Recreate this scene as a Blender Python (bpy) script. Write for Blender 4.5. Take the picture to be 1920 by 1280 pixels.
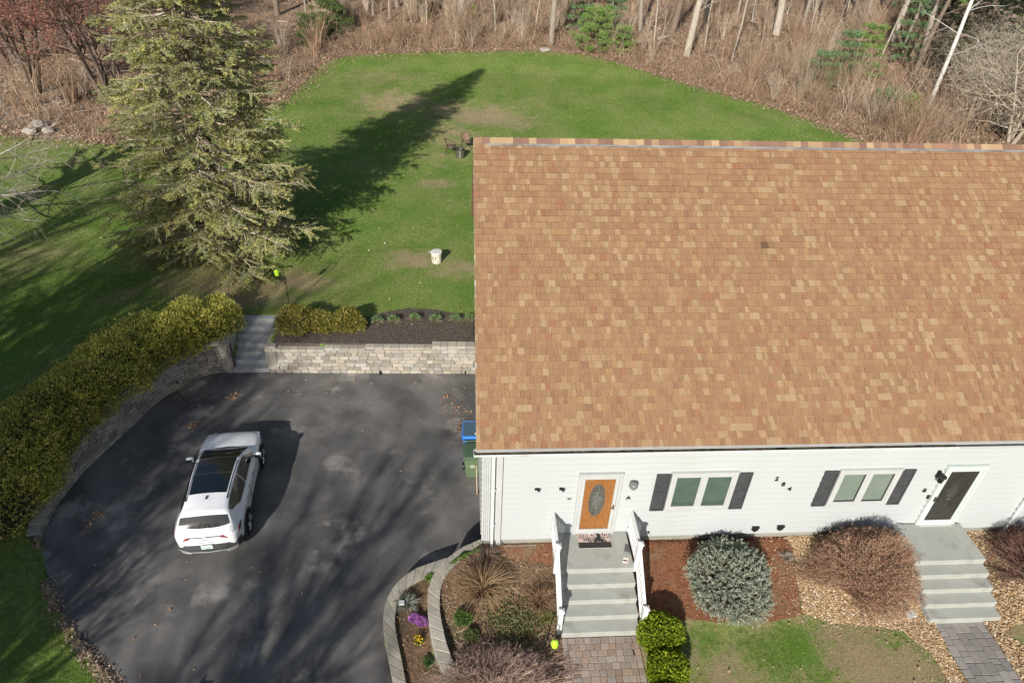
import bpy, bmesh, math, random
import numpy as np
from mathutils import Vector, Matrix
from mathutils.geometry import delaunay_2d_cdt, tessellate_polygon

for o in list(bpy.data.objects):
    bpy.data.objects.remove(o)
scene = bpy.context.scene
COL = scene.collection
rad = math.radians

# ------------------------------------------------------------------ camera
CAM = (-0.706, -11.357, 14.834)
PITCH, YAW, ROLL, FPX = rad(35.877), rad(4.753), rad(2.429), 1280.0
_f = Vector((math.sin(YAW)*math.cos(PITCH), math.cos(YAW)*math.cos(PITCH), -math.sin(PITCH)))
_r = Vector((math.cos(YAW), -math.sin(YAW), 0))
_u = _r.cross(_f)
C_R = _r*math.cos(ROLL) + _u*math.sin(ROLL)
C_U = _u*math.cos(ROLL) - _r*math.sin(ROLL)
C_F = _f
cam_data = bpy.data.cameras.new('camera')
cam = bpy.data.objects.new('camera', cam_data)
COL.objects.link(cam)
m = Matrix((C_R, C_U, -C_F)).transposed().to_4x4()
m.translation = Vector(CAM)
cam.matrix_world = m
cam_data.sensor_width = 36.0
cam_data.lens = FPX/1920*36
cam_data.clip_start = 0.1
cam_data.clip_end = 1000
scene.camera = cam

# ------------------------------------------------------------------ sky, sun, exposure
SUN_AZ, SUN_EL = rad(21.5), rad(27.5)          # shadows fall towards (sin az, cos az)
TO_SUN = Vector((-math.sin(SUN_AZ)*math.cos(SUN_EL), -math.cos(SUN_AZ)*math.cos(SUN_EL), math.sin(SUN_EL)))
world = bpy.data.worlds.new('World')
scene.world = world
world.use_nodes = True
wn = world.node_tree.nodes
bg = wn['Background']
sky = wn.new('ShaderNodeTexSky')
sky.sky_type = 'NISHITA'
sky.sun_disc = False
sky.sun_elevation = SUN_EL
sky.sun_rotation = math.pi + SUN_AZ
sky.air_density = 1.0
sky.dust_density = 1.2
world.node_tree.links.new(sky.outputs['Color'], bg.inputs['Color'])
bg.inputs['Strength'].default_value = 0.068
sun_d = bpy.data.lights.new('sun', 'SUN')
sun_d.energy = 4.7
sun_d.angle = rad(0.6)
sun_d.color = (1.0, 0.945, 0.86)
sun_o = bpy.data.objects.new('sun', sun_d)
COL.objects.link(sun_o)
sun_o.rotation_euler = (-TO_SUN).to_track_quat('-Z', 'Y').to_euler()
sun_o.location = (-10, -25, 30)
vs = scene.view_settings
vs.view_transform = 'Standard'
vs.look = 'None'
vs.exposure = 0.3
vs.gamma = 1.0
vs.use_curve_mapping = False
scene.cycles.max_bounces = 6
scene.cycles.transparent_max_bounces = 8

rng = np.random.default_rng(7)
random.seed(7)

# ------------------------------------------------------------------ helpers
def at(px, py, z):
    """world point at height z seen at photo pixel (1920 x 1280)"""
    d = C_F + C_R*((px-960)/FPX) - C_U*((py-640)/FPX)
    t = (z-CAM[2])/d.z
    return Vector(CAM) + d*t

def tag(o, label=None, cat=None, group=None, kind=None):
    if label: o['label'] = label
    if cat: o['category'] = cat
    if group: o['group'] = group
    if kind: o['kind'] = kind
    return o

def empty(name, loc=(0, 0, 0), rz=0.0, label=None, cat=None, group=None):
    o = bpy.data.objects.new(name, None)
    o.empty_display_size = 0.2
    COL.objects.link(o)
    o.location = loc
    o.rotation_euler = (0, 0, rz)
    return tag(o, label, cat, group)

def link(name, me, parent=None, loc=None, rot=None, scale=None):
    o = bpy.data.objects.new(name, me)
    COL.objects.link(o)
    if parent is not None: o.parent = parent
    if loc is not None: o.location = loc
    if rot is not None: o.rotation_euler = rot
    if scale is not None: o.scale = scale
    return o

def copy_tree(o, parent=None):
    c = o.copy()
    COL.objects.link(c)
    c.parent = parent
    for ch in list(o.children):
        copy_tree(ch, c)
    return c

class MB:
    """collects faces of one mesh"""
    def __init__(s):
        s.v, s.f, s.mi = [], [], []
    def add(s, vs, fs, mi=0):
        b = len(s.v)
        s.v += [tuple(p) for p in vs]
        s.f += [tuple(b+i for i in f) for f in fs]
        s.mi += [mi]*len(fs)
        return s
    def box(s, x0, x1, y0, y1, z0, z1, mi=0, M=None):
        vs = [(x0,y0,z0),(x1,y0,z0),(x1,y1,z0),(x0,y1,z0),(x0,y0,z1),(x1,y0,z1),(x1,y1,z1),(x0,y1,z1)]
        if M is not None: vs = [M @ Vector(p) for p in vs]
        return s.add(vs, [(0,3,2,1),(4,5,6,7),(0,1,5,4),(1,2,6,5),(2,3,7,6),(3,0,4,7)], mi)
    def prism(s, poly, z0, z1, mi=0):
        n = len(poly)
        vs = [(p[0],p[1],z0) for p in poly]+[(p[0],p[1],z1) for p in poly]
        fs = [tuple(range(n-1,-1,-1)), tuple(range(n,2*n))]+[(i,(i+1)%n,n+(i+1)%n,n+i) for i in range(n)]
        return s.add(vs, fs, mi)
    def extrude(s, poly, axis, a, b, mi=0):
        """poly of 2D points in the plane normal to axis (x: (y,z); y: (x,z))"""
        n = len(poly)
        if axis == 'x': mk = lambda p, t: (t, p[0], p[1])
        else: mk = lambda p, t: (p[0], t, p[1])
        vs = [mk(p, a) for p in poly]+[mk(p, b) for p in poly]
        fs = [tuple(range(n-1,-1,-1)), tuple(range(n,2*n))]+[(i,(i+1)%n,n+(i+1)%n,n+i) for i in range(n)]
        return s.add(vs, fs, mi)
    def tube(s, pts, r, n=8, mi=0, caps=True):
        pts = [Vector(p) for p in pts]
        rs = r if isinstance(r, (list, tuple)) else [r]*len(pts)
        b = len(s.v); prev = None
        for i, p in enumerate(pts):
            d = (pts[min(i+1,len(pts)-1)]-pts[max(i-1,0)]).normalized()
            if prev is None:
                a = d.orthogonal().normalized()
            else:
                a = (prev - d*prev.dot(d)).normalized()
            prev = a
            c = d.cross(a)
            for k in range(n):
                t = 2*math.pi*k/n
                s.v.append(tuple(p+(a*math.cos(t)+c*math.sin(t))*rs[i]))
        for i in range(len(pts)-1):
            for k in range(n):
                s.f.append((b+i*n+k, b+i*n+(k+1)%n, b+(i+1)*n+(k+1)%n, b+(i+1)*n+k)); s.mi.append(mi)
        if caps:
            s.f.append(tuple(b+k for k in range(n-1,-1,-1))); s.mi.append(mi)
            e = b+(len(pts)-1)*n
            s.f.append(tuple(e+k for k in range(n))); s.mi.append(mi)
        return s
    def lathe(s, prof, n=24, c=(0,0,0), mi=0, axis='z', close=False):
        b = len(s.v)
        for (r, z) in prof:
            for k in range(n):
                t = 2*math.pi*k/n
                if axis == 'z': q = (c[0]+r*math.cos(t), c[1]+r*math.sin(t), c[2]+z)
                elif axis == 'x': q = (c[0]+z, c[1]+r*math.cos(t), c[2]+r*math.sin(t))
                else: q = (c[0]+r*math.cos(t), c[1]+z, c[2]+r*math.sin(t))
                s.v.append(q)
        for i in range(len(prof)-1):
            for k in range(n):
                s.f.append((b+i*n+k, b+i*n+(k+1)%n, b+(i+1)*n+(k+1)%n, b+(i+1)*n+k)); s.mi.append(mi)
        if close:
            s.f.append(tuple(b+k for k in range(n-1,-1,-1))); s.mi.append(mi)
            e = b+(len(prof)-1)*n
            s.f.append(tuple(e+k for k in range(n))); s.mi.append(mi)
        return s
    def mesh(s, name, mats, smooth=False, fix=True):
        me = bpy.data.meshes.new(name)
        me.from_pydata(s.v, [], s.f)
        if not isinstance(mats, (list, tuple)): mats = [mats]
        for q in mats: me.materials.append(q)
        if len(mats) > 1: me.polygons.foreach_set('material_index', s.mi)
        if fix:
            bm = bmesh.new(); bm.from_mesh(me)
            bmesh.ops.recalc_face_normals(bm, faces=bm.faces)
            bm.to_mesh(me); bm.free()
        if smooth: me.polygons.foreach_set('use_smooth', [True]*len(me.polygons))
        me.update()
        return me
    def build(s, name, mats, parent=None, smooth=False, bevel=0.0, loc=None, rot=None, fix=True):
        o = link(name, s.mesh(name, mats, smooth, fix), parent, loc, rot)
        if bevel:
            b = o.modifiers.new('bevel', 'BEVEL'); b.width = bevel; b.segments = 2; b.limit_method = 'ANGLE'; b.angle_limit = rad(40)
        return o

def np_mesh(name, V, F, mats, col=None, smooth=False, mi=None):
    """V (n,3), F (m,k) arrays; col (n,3) per vertex"""
    me = bpy.data.meshes.new(name)
    V = np.asarray(V, np.float32); F = np.asarray(F, np.int32)
    me.vertices.add(len(V)); me.vertices.foreach_set('co', V.ravel())
    k = F.shape[1]
    me.loops.add(F.size); me.loops.foreach_set('vertex_index', F.ravel())
    me.polygons.add(len(F)); me.polygons.foreach_set('loop_start', np.arange(0, F.size, k, dtype=np.int32))
    try: me.polygons.foreach_set('loop_total', np.full(len(F), k, np.int32))
    except Exception: pass
    if not isinstance(mats, (list, tuple)): mats = [mats]
    for q in mats: me.materials.append(q)
    if mi is not None: me.polygons.foreach_set('material_index', np.asarray(mi, np.int32))
    if smooth: me.polygons.foreach_set('use_smooth', np.ones(len(F), bool))
    else: me.shade_flat()
    if col is not None:
        a = me.attributes.new('Col', 'FLOAT_COLOR', 'POINT')
        c = np.ones((len(V), 4), np.float32); c[:, :3] = col
        a.data.foreach_set('color', c.ravel())
    me.update(calc_edges=True)
    me.validate()
    return me

def unit(a):
    return a/np.maximum(np.linalg.norm(a, axis=-1, keepdims=True), 1e-9)

def seg_mesh(P0, P1, r0, r1, n=4):
    """tapered prisms for many segments -> V, F (quads)"""
    P0 = np.asarray(P0, float); P1 = np.asarray(P1, float)
    r0 = np.asarray(r0, float); r1 = np.asarray(r1, float)
    d = unit(P1-P0)
    ref = np.where(np.abs(d[:, 2:3]) > .9, np.array([[1., 0, 0]]), np.array([[0, 0, 1.]]))
    a = unit(np.cross(d, ref)); b = np.cross(d, a)
    N = len(P0)
    ang = 2*np.pi*np.arange(n)/n
    ring = a[:, None, :]*np.cos(ang)[None, :, None] + b[:, None, :]*np.sin(ang)[None, :, None]
    V = np.concatenate([P0[:, None]+ring*r0[:, None, None], P1[:, None]+ring*r1[:, None, None]], 1).reshape(-1, 3)
    k = np.arange(n); k2 = (k+1) % n
    f = np.stack([k, k2, k2+n, k+n], 1)
    F = (np.arange(N)[:, None, None]*2*n + f[None]).reshape(-1, 4)
    return V, F

def leaf_mesh(P, D, U, L, W, bend=0.0):
    """one quad (rhombus) leaf for each point; D along, U across"""
    P = np.asarray(P, float)
    D = unit(D); S = unit(np.cross(D, U))
    L = np.asarray(L)[:, None]; W = np.asarray(W)[:, None]
    V = np.stack([P, P+D*L*.5+S*W*.5, P+D*L, P+D*L*.5-S*W*.5], 1)
    if bend:
        nrm = np.cross(S, D)
        V[:, 2] += nrm*L*bend
    N = len(P)
    F = np.arange(4*N).reshape(N, 4)
    return V.reshape(-1, 3), F

def rep(c, k):
    return np.repeat(np.asarray(c, float), k, axis=0)

def join(*vf):
    Vs, Fs, b = [], [], 0
    for V, F in vf:
        Vs.append(V); Fs.append(F+b); b += len(V)
    return np.concatenate(Vs), np.concatenate(Fs)

def rand_dirs(n, r=rng):
    return unit(r.normal(size=(n, 3)))

def catmull(pts, n=8, closed=False):
    pts = [Vector(p) for p in pts]
    out = []
    m = len(pts)
    for i in range(m if closed else m-1):
        p0 = pts[(i-1) % m] if (closed or i > 0) else pts[0]*2-pts[1]
        p1 = pts[i]; p2 = pts[(i+1) % m]
        p3 = pts[(i+2) % m] if (closed or i+2 < m) else pts[-1]*2-pts[-2]
        for k in range(n):
            t = k/n
            out.append(.5*((2*p1)+(p2-p0)*t+(2*p0-5*p1+4*p2-p3)*t*t+(3*p1-p0-3*p2+p3)*t**3))
    if not closed: out.append(pts[-1])
    return out

def resample(pts, n):
    pts = [Vector(p) for p in pts]
    L = [0]
    for a, b in zip(pts, pts[1:]): L.append(L[-1]+(b-a).length)
    out = []; j = 0
    for i in range(n):
        t = L[-1]*i/(n-1)
        while j < len(L)-2 and L[j+1] < t: j += 1
        k = (t-L[j])/max(L[j+1]-L[j], 1e-9)
        out.append(pts[j].lerp(pts[j+1], k))
    return out

def inside(poly, X, Y):
    X = np.asarray(X, float); Y = np.asarray(Y, float)
    r = np.zeros(X.shape, bool)
    n = len(poly)
    for i in range(n):
        x0, y0 = poly[i][0], poly[i][1]; x1, y1 = poly[(i+1) % n][0], poly[(i+1) % n][1]
        if y0 == y1: continue
        c = (y0 > Y) != (y1 > Y)
        r ^= c & (X < (x1-x0)*(Y-y0)/(y1-y0)+x0)
    return r

# smooth value noise for terrain and thinning
_ng = rng.random((64, 64))
def vnoise(X, Y, s):
    x = np.asarray(X, float)/s; y = np.asarray(Y, float)/s
    i = np.floor(x).astype(int); j = np.floor(y).astype(int)
    fx = x-i; fy = y-j
    fx = fx*fx*(3-2*fx); fy = fy*fy*(3-2*fy)
    g = lambda a, b: _ng[a % 64, b % 64]
    return (g(i,j)*(1-fx)+g(i+1,j)*fx)*(1-fy)+(g(i,j+1)*(1-fx)+g(i+1,j+1)*fx)*fy

# ------------------------------------------------------------------ materials
def nodes(name):
    mt = bpy.data.materials.new(name)
    mt.use_nodes = True
    nt = mt.node_tree
    return mt, nt, nt.nodes, nt.links, nt.nodes['Principled BSDF']

def rgba(c): return (c[0], c[1], c[2], 1)

def pm(name, c1, c2=None, scale=4.0, rough=.8, bump=0.0, bscale=30.0, detail=4.0, attr=False, rnd=0.0, spec=.3, metal=0.0,
       c3=None, s3=1.0, t3=(.5, .7), stretch=None, coat=0.0, bdist=.02, trans=0.0, hrnd=0.0):
    """noise-mixed principled material; attr multiplies the Col attribute; rnd = per-object brightness spread"""
    mt, nt, N, Lk, B = nodes(name)
    tc = N.new('ShaderNodeTexCoord')
    vec = tc.outputs['Object']
    if stretch:
        mp = N.new('ShaderNodeMapping'); mp.inputs['Scale'].default_value = stretch
        Lk.new(vec, mp.inputs['Vector']); vec = mp.outputs['Vector']
    oi = None
    if rnd or hrnd:
        oi = N.new('ShaderNodeObjectInfo')
        ad = N.new('ShaderNodeVectorMath'); ad.operation = 'ADD'
        ml = N.new('ShaderNodeVectorMath'); ml.operation = 'SCALE'
        ml.inputs[0].default_value = (37, 17, 53); Lk.new(oi.outputs['Random'], ml.inputs['Scale'])
        Lk.new(vec, ad.inputs[0]); Lk.new(ml.outputs[0], ad.inputs[1]); vec = ad.outputs[0]
    def noise(s, d=detail, r=.55):
        n = N.new('ShaderNodeTexNoise'); n.inputs['Scale'].default_value = s; n.inputs['Detail'].default_value = d
        n.inputs['Roughness'].default_value = r
        Lk.new(vec, n.inputs['Vector']); return n.outputs['Fac']
    def ramp(fac, a, b):
        r = N.new('ShaderNodeMapRange'); r.inputs['From Min'].default_value = a; r.inputs['From Max'].default_value = b
        r.interpolation_type = 'SMOOTHSTEP'
        Lk.new(fac, r.inputs['Value']); return r.outputs['Result']
    def mix(fac, a, b, mode='MIX'):
        m = N.new('ShaderNodeMix'); m.data_type = 'RGBA'; m.blend_type = mode
        for s_, v in ((m.inputs[0], fac), (m.inputs[6], a), (m.inputs[7], b)):
            if hasattr(v, 'is_linked') or isinstance(v, bpy.types.NodeSocket): Lk.new(v, s_)
            elif isinstance(v, (int, float)): s_.default_value = v
            else: s_.default_value = rgba(v)
        return m.outputs[2]
    if c2 is None:
        rg = N.new('ShaderNodeRGB'); rg.outputs[0].default_value = rgba(c1); colr = rg.outputs[0]
    else:
        colr = mix(ramp(noise(scale), .3, .7), c1, c2)
    if c3 is not None:
        colr = mix(ramp(noise(s3, 5.0, .6), *t3), colr, c3)
    if attr:
        an = N.new('ShaderNodeAttribute'); an.attribute_name = 'Col'
        colr = mix(1.0, colr, an.outputs['Color'], 'MULTIPLY')
    if rnd:
        mr = N.new('ShaderNodeMapRange'); mr.inputs['To Min'].default_value = 1-rnd; mr.inputs['To Max'].default_value = 1+rnd
        Lk.new(oi.outputs['Random'], mr.inputs['Value'])
        hs = N.new('ShaderNodeHueSaturation'); Lk.new(mr.outputs['Result'], hs.inputs['Value']); Lk.new(colr, hs.inputs['Color'])
        if hrnd:
            wn_ = N.new('ShaderNodeTexWhiteNoise'); wn_.noise_dimensions = '1D'; Lk.new(oi.outputs['Random'], wn_.inputs['W'])
            m2 = N.new('ShaderNodeMapRange'); m2.inputs['To Min'].default_value = 1-hrnd; m2.inputs['To Max'].default_value = 1+hrnd
            Lk.new(wn_.outputs['Value'], m2.inputs['Value']); Lk.new(m2.outputs['Result'], hs.inputs['Saturation'])
        colr = hs.outputs['Color']
    Lk.new(colr, B.inputs['Base Color'])
    B.inputs['Roughness'].default_value = rough
    B.inputs['Metallic'].default_value = metal
    B.inputs['Specular IOR Level'].default_value = spec
    if coat: B.inputs['Coat Weight'].default_value = coat; B.inputs['Coat Roughness'].default_value = .05
    if bump:
        bp = N.new('ShaderNodeBump'); bp.inputs['Strength'].default_value = bump; bp.inputs['Distance'].default_value = bdist
        Lk.new(noise(bscale, 6.0, .65), bp.inputs['Height']); Lk.new(bp.outputs['Normal'], B.inputs['Normal'])
    if trans:
        tr = N.new('ShaderNodeBsdfTranslucent'); Lk.new(colr, tr.inputs['Color'])
        ms = N.new('ShaderNodeMixShader'); ms.inputs[0].default_value = trans
        out = N['Material Output']
        Lk.new(B.outputs[0], ms.inputs[1]); Lk.new(tr.outputs[0], ms.inputs[2]); Lk.new(ms.outputs[0], out.inputs['Surface'])
    return mt

def glass_mat(name, tint, clear=.7, rough=.03):
    """thin pane: see-through with a mirror-like coat"""
    mt, nt, N, Lk, B = nodes(name)
    B.inputs['Base Color'].default_value = rgba(tint); B.inputs['Roughness'].default_value = rough
    B.inputs['Specular IOR Level'].default_value = .6
    tr = N.new('ShaderNodeBsdfTransparent')
    ms = N.new('ShaderNodeMixShader'); ms.inputs[0].default_value = 1-clear
    Lk.new(tr.outputs[0], ms.inputs[1]); Lk.new(B.outputs[0], ms.inputs[2])
    Lk.new(ms.outputs[0], N['Material Output'].inputs['Surface'])
    return mt
# ------------------------------------------------------------------ ground: heights and outlines
ZD = -1.2                                                  # driveway level; the lawns and beds stand higher
def P2(lst, z): return [at(x, y, z) for x, y in lst]

WALL_BASE = catmull(P2([(440,699),(412,699),(386,705),(349,722),(302,749),(255,793),(201,843),(160,883),(115,938),(88,985),(78,1010)], ZD), 8)
DRIVE_EDGE = catmull(P2([(78,1010),(82,1050),(95,1095),(125,1165),(165,1220),(215,1280),(300,1370),(420,1480)], ZD), 8)
OUT_O = catmull(P2([(838,1044),(805,1055),(777,1065),(750,1085),(732,1107),(722,1130),(718,1152),(718,1172),(721,1200),(726,1225),(732,1255),(737,1280),(745,1320),(760,1380)], -.72), 6)
OUT_I = catmull(P2([(822,1066),(810,1072),(787,1085),(766,1097),(752,1115),(745,1132),(741,1152),(741,1170),(747,1205),(754,1237),(762,1280),(770,1320),(784,1380)], -.72), 6)
def inn(lst):
    r = []
    for i, p in enumerate(lst):
        z = -.02 - .2*i/(len(lst)-1)
        r.append(at(p[0], p[1], z))
    return catmull(r, 6)
INN_O = inn([(905,1007),(886,1016),(862,1027),(840,1044),(825,1056),(814,1072),(806,1090),(802,1107),(801,1132),(802,1152),(806,1180),(811,1202),(817,1225),(830,1262),(850,1310)])
INN_I = inn([(912,1033),(890,1039),(875,1045),(854,1059),(842,1070),(831,1090),(826,1107),(825,1132),(826,1150),(831,1175),(837,1202),(845,1225),(857,1262),(877,1310)])

HOUSE_X0, HOUSE_X1, HOUSE_Y1 = -.33, 19.0, 11.6
drive_poly = [(p.x, p.y) for p in WALL_BASE] + [(p.x, p.y) for p in DRIVE_EDGE[1:]]
drive_poly += [(-4.5, -8.0), (-1.2, -8.0)]
drive_poly += [(p.x+.12, p.y-.1) for p in reversed(OUT_O)]
drive_poly += [(p.x+.1, p.y-.15) for p in reversed(INN_O[:14])]
drive_poly += [(HOUSE_X0+.1, .3), (HOUSE_X0+.1, 9.0)]
low_bed = [(a.x*.5+b.x*.5, a.y*.5+b.y*.5) for a, b in zip(resample(OUT_O, 30), resample(OUT_I, 30))] + [(a.x*.6+b.x*.4, a.y*.6+b.y*.4) for a, b in zip(resample(INN_O, 30)[::-1], resample(INN_I, 30)[::-1])]
def off(poly_pts, d):
    r = []
    n = len(poly_pts)
    for i, p in enumerate(poly_pts):
        a = poly_pts[max(i-1, 0)]; b = poly_pts[min(i+1, n-1)]
        t = Vector((b[0]-a[0], b[1]-a[1])).normalized()
        r.append((p[0]-t.y*d, p[1]+t.x*d))
    return r
_wb = [(p.x, p.y) for p in WALL_BASE]
_mid = [(a.x*.45+b.x*.55, a.y*.45+b.y*.55) for a, b in zip(resample(OUT_O, 40), resample(OUT_I, 40))]
_imid = [(a.x*.55+b.x*.45, a.y*.55+b.y*.45) for a, b in zip(resample(INN_O, 40), resample(INN_I, 40))]
dip_poly = [(-7.8, 9.06), (-9.3, 9.12)] + off(_wb, -.17) + [(p.x-.02, p.y) for p in DRIVE_EDGE[1:]] + [(-4.5, -8.0), (-1.2, -8.0)] + _mid[::-1] + _imid[12::-1] + [(HOUSE_X0+.2, .2), (HOUSE_X0+.2, 8.86), (.2, 8.86)]

def smooth(a, b, x):
    t = np.clip((x-a)/(b-a), 0, 1)
    return t*t*(3-2*t)

def left_level(y): return -1.16 + 1.16*smooth(.6, 6.2, y)
def front_level(y): return np.where(y > -2.4, .02+.17*np.minimum(y, 0), -.388+.02*(y+2.4))
def H(X, Y):
    X = np.asarray(X, float); Y = np.asarray(Y, float)
    z = np.where((X > -7.6) & (Y < 9.0), np.where(Y > 0, 0.0, front_level(Y)), left_level(Y))
    
    z = z + np.where(Y > 46, .075*(Y-46), 0) + np.where(X < -24, .05*(-24-X)*smooth(12, 30, Y), 0)
    z = z + np.where((X > 26) & (Y > 20), -.03*(X-26), 0)
    bump = (vnoise(X, Y, 6.0)-.5)*.25 + (vnoise(X+9, Y, 2.3)-.5)*.08
    z = z + bump*np.where((Y > 13) | (X < -15), smooth(13, 20, np.maximum(Y, -X)), 0)
    near = (X > -15) & (X < 1) & (Y > -9) & (Y < 9.6)
    if near.any():
        d = inside(dip_poly, X, Y)
        z = np.where(d, ZD-.08, z)
        gs_ = (X > -9.4) & (X < -7.85) & (Y > 8.8) & (Y < 10.75)
        z = np.where(gs_, ZD-.2+np.clip((Y-8.9)*.59, 0, 2), z)
        l = inside(low_bed, X, Y)
        z = np.where(l, -.84, z)
    z = np.where((X > 1.52) & (X < 3.34) & (Y < -1.0) & (Y > -5.2), -.6, z)
    z = np.where((X > 10.85) & (X < 12.1) & (Y < -1.0) & (Y > -5.4), -.6, z)
    z = np.where((X > HOUSE_X0+.15) & (X < HOUSE_X1-.1) & (Y > .1) & (Y < HOUSE_Y1-.1), -1.3, z)
    return z
def h1(x, y): return float(H(np.array([x]), np.array([y]))[0])
def gp(px, py):
    """ground point seen at a photo pixel"""
    z = 0.0
    for _ in range(12):
        p = at(px, py, z); z = .5*z+.5*h1(p.x, p.y)
    p = at(px, py, z); p.z = h1(p.x, p.y)
    return p

# lawn material: green with straw-coloured worn patches
def lawn_material():
    mt, nt, N, Lk, B = nodes('lawn_grass')
    tc = N.new('ShaderNodeTexCoord')
    def noise(s, d=5, r=.6, st=None):
        n = N.new('ShaderNodeTexNoise'); n.inputs['Scale'].default_value = s; n.inputs['Detail'].default_value = d; n.inputs['Roughness'].default_value = r
        v = tc.outputs['Object']
        if st:
            mp = N.new('ShaderNodeMapping'); mp.inputs['Scale'].default_value = st; Lk.new(v, mp.inputs['Vector']); v = mp.outputs['Vector']
        Lk.new(v, n.inputs['Vector']); return n.outputs['Fac']
    def ramp(f, a, b):
        r = N.new('ShaderNodeMapRange'); r.interpolation_type = 'SMOOTHSTEP'
        r.inputs['From Min'].default_value = a; r.inputs['From Max'].default_value = b; Lk.new(f, r.inputs['Value']); return r.outputs['Result']
    def mix(f, a, b):
        m = N.new('ShaderNodeMix'); m.data_type = 'RGBA'
        Lk.new(f, m.inputs[0])
        for s_, v in ((m.inputs[6], a), (m.inputs[7], b)):
            if isinstance(v, bpy.types.NodeSocket): Lk.new(v, s_)
            else: s_.default_value = rgba(v)
        return m.outputs[2]
    def math_(op, a, b):
        m = N.new('ShaderNodeMath'); m.operation = op
        for s_, v in ((m.inputs[0], a), (m.inputs[1], b)):
            if isinstance(v, bpy.types.NodeSocket): Lk.new(v, s_)
            else: s_.default_value = v
        return m.outputs[0]
    green = mix(ramp(noise(.45), .35, .65), (.135, .25, .032), (.27, .335, .085))
    green = mix(ramp(noise(.22, 6, .7), .42, .66), green, (.34, .35, .125))
    green = mix(ramp(noise(9, 6, .7), .35, .7), green, (.09, .175, .028))
    green = mix(ramp(noise(26, 4, .7), .5, .75), green, (.29, .3, .12))
    at_ = N.new('ShaderNodeAttribute'); at_.attribute_name = 'dry'
    d = math_('ADD', at_.outputs['Fac'], math_('MULTIPLY', math_('SUBTRACT', noise(1.1, 8, .75), .46), 2.4))
    d = math_('ADD', d, math_('MULTIPLY', math_('SUBTRACT', noise(11, 6, .75), .5), 1.9))
    straw = mix(ramp(noise(17, 5, .7), .3, .7), (.42, .345, .2), (.31, .24, .135))
    col = mix(ramp(d, .3, 1.0), green, straw)
    Lk.new(col, B.inputs['Base Color'])
    B.inputs['Roughness'].default_value = .9; B.inputs['Specular IOR Level'].default_value = .15
    bp = N.new('ShaderNodeBump'); bp.inputs['Strength'].default_value = .9; bp.inputs['Distance'].default_value = .05
    Lk.new(noise(38, 6, .75), bp.inputs['Height']); Lk.new(bp.outputs['Normal'], B.inputs['Normal'])
    return mt
M_LAWN = lawn_material()

# worn patches (photo pixel, radius in metres across, along, strength)
DRY = []
for px, py, rx, ry, s in [(775,487,1.2,.9,1.0),(860,505,1.6,1.0,.75),(850,255,1.9,2.6,.75),(900,215,3.0,2.6,.95),(850,205,2.6,2.4,.8),(960,225,2.2,2.2,.7),(740,190,3,3,.75),(700,150,4,3,.45),
        (1010,140,3,2,.3),(820,345,1.2,.8,.75),(1000,190,3,2,.35),(560,530,1.3,1.0,.9),(470,560,1.6,.9,.9),(440,535,2.0,1.2,.9),(520,545,1.2,.8,.7),(330,540,2.4,1.4,.6),(380,500,2.2,1.6,.7),
        (60,480,2.0,1.2,.45),(230,555,1.4,.8,.4),(820,300,2.0,1.4,.5),(760,520,1.0,.7,.35),(650,500,.9,.6,.4),(640,560,.8,.5,.3),(40,350,3,1.2,.35),(150,300,3,1.2,.3),
        (1620,1240,1.4,.9,1.1),(1500,1260,1.2,.8,.75),(1560,1190,1.0,.5,.9),(1330,1230,.7,.5,.55),(1420,1220,.5,.4,.35),(1700,1240,.8,.7,.95),(1290,1270,.6,.4,.5),(1750,1275,.5,.5,.7),(1400,1275,.9,.4,.8)]:
    p = at(px, py, 0.0 if py < 700 else -.4)
    DRY.append((p.x, p.y, rx, ry, s))
def dryness(X, Y):
    d = np.zeros(X.shape)
    for x, y, rx, ry, s in DRY:
        q = ((X-x)/rx)**2+((Y-y)/ry)**2
        d = np.maximum(d, s*np.exp(-q*.8))
    d = np.where((Y < -2) & (X > 3) & (X < 16), np.maximum(d, .42+.55*vnoise(X, Y, .6)), d)
    for px_, py_, r_ in GREENS:
        d = d-.42*np.exp(-(((X-px_)/r_)**2+((Y-py_)/(r_*.7))**2))
    return d
GREENS = [(*tuple(at(a, b, -.4))[:2], r) for a, b, r in ((1300,1185,.5),(1340,1200,.5),(1420,1205,.45),(1470,1190,.5),(1500,1230,.55),(1450,1250,.6),(1720,1190,.35),(1745,1235,.3),(1380,1180,.4),(1310,1270,.4),(1540,1260,.35))]

def grow_axis(a, b, step, lo, hi, k=1.25):
    r = list(np.arange(a, b, step))
    s = step; x = a; pre = []
    while x > lo: s *= k; x -= s; pre.append(x)
    s = step; x = r[-1]; post = []
    while x < hi: s *= k; x += s; post.append(x)
    return np.array(pre[::-1]+r+post)
xs = grow_axis(-30, 20, .2, -260, 260)
ys = np.concatenate([grow_axis(-9, 14, .17, -160, 13)[:-1], grow_axis(14, 60, .4, 14.1, 320)])
ys = np.unique(np.round(ys, 3)); ys = ys[np.concatenate([[True], np.diff(ys) > .05])]
GX, GY = np.meshgrid(xs, ys)
GZ = H(GX, GY)
nx, ny = len(xs), len(ys)
idx = np.arange(nx*ny).reshape(ny, nx)
F = np.stack([idx[:-1,:-1], idx[:-1,1:], idx[1:,1:], idx[1:,:-1]], -1).reshape(-1, 4)
me = np_mesh('lawn', np.stack([GX, GY, GZ], -1).reshape(-1, 3), F, M_LAWN, smooth=True)
a = me.attributes.new('dry', 'FLOAT', 'POINT'); a.data.foreach_set('value', dryness(GX, GY).ravel().astype(np.float32))
lawn = link('lawn', me); tag(lawn, 'green lawn with straw-coloured worn patches round the house', None, None, 'structure')

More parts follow.
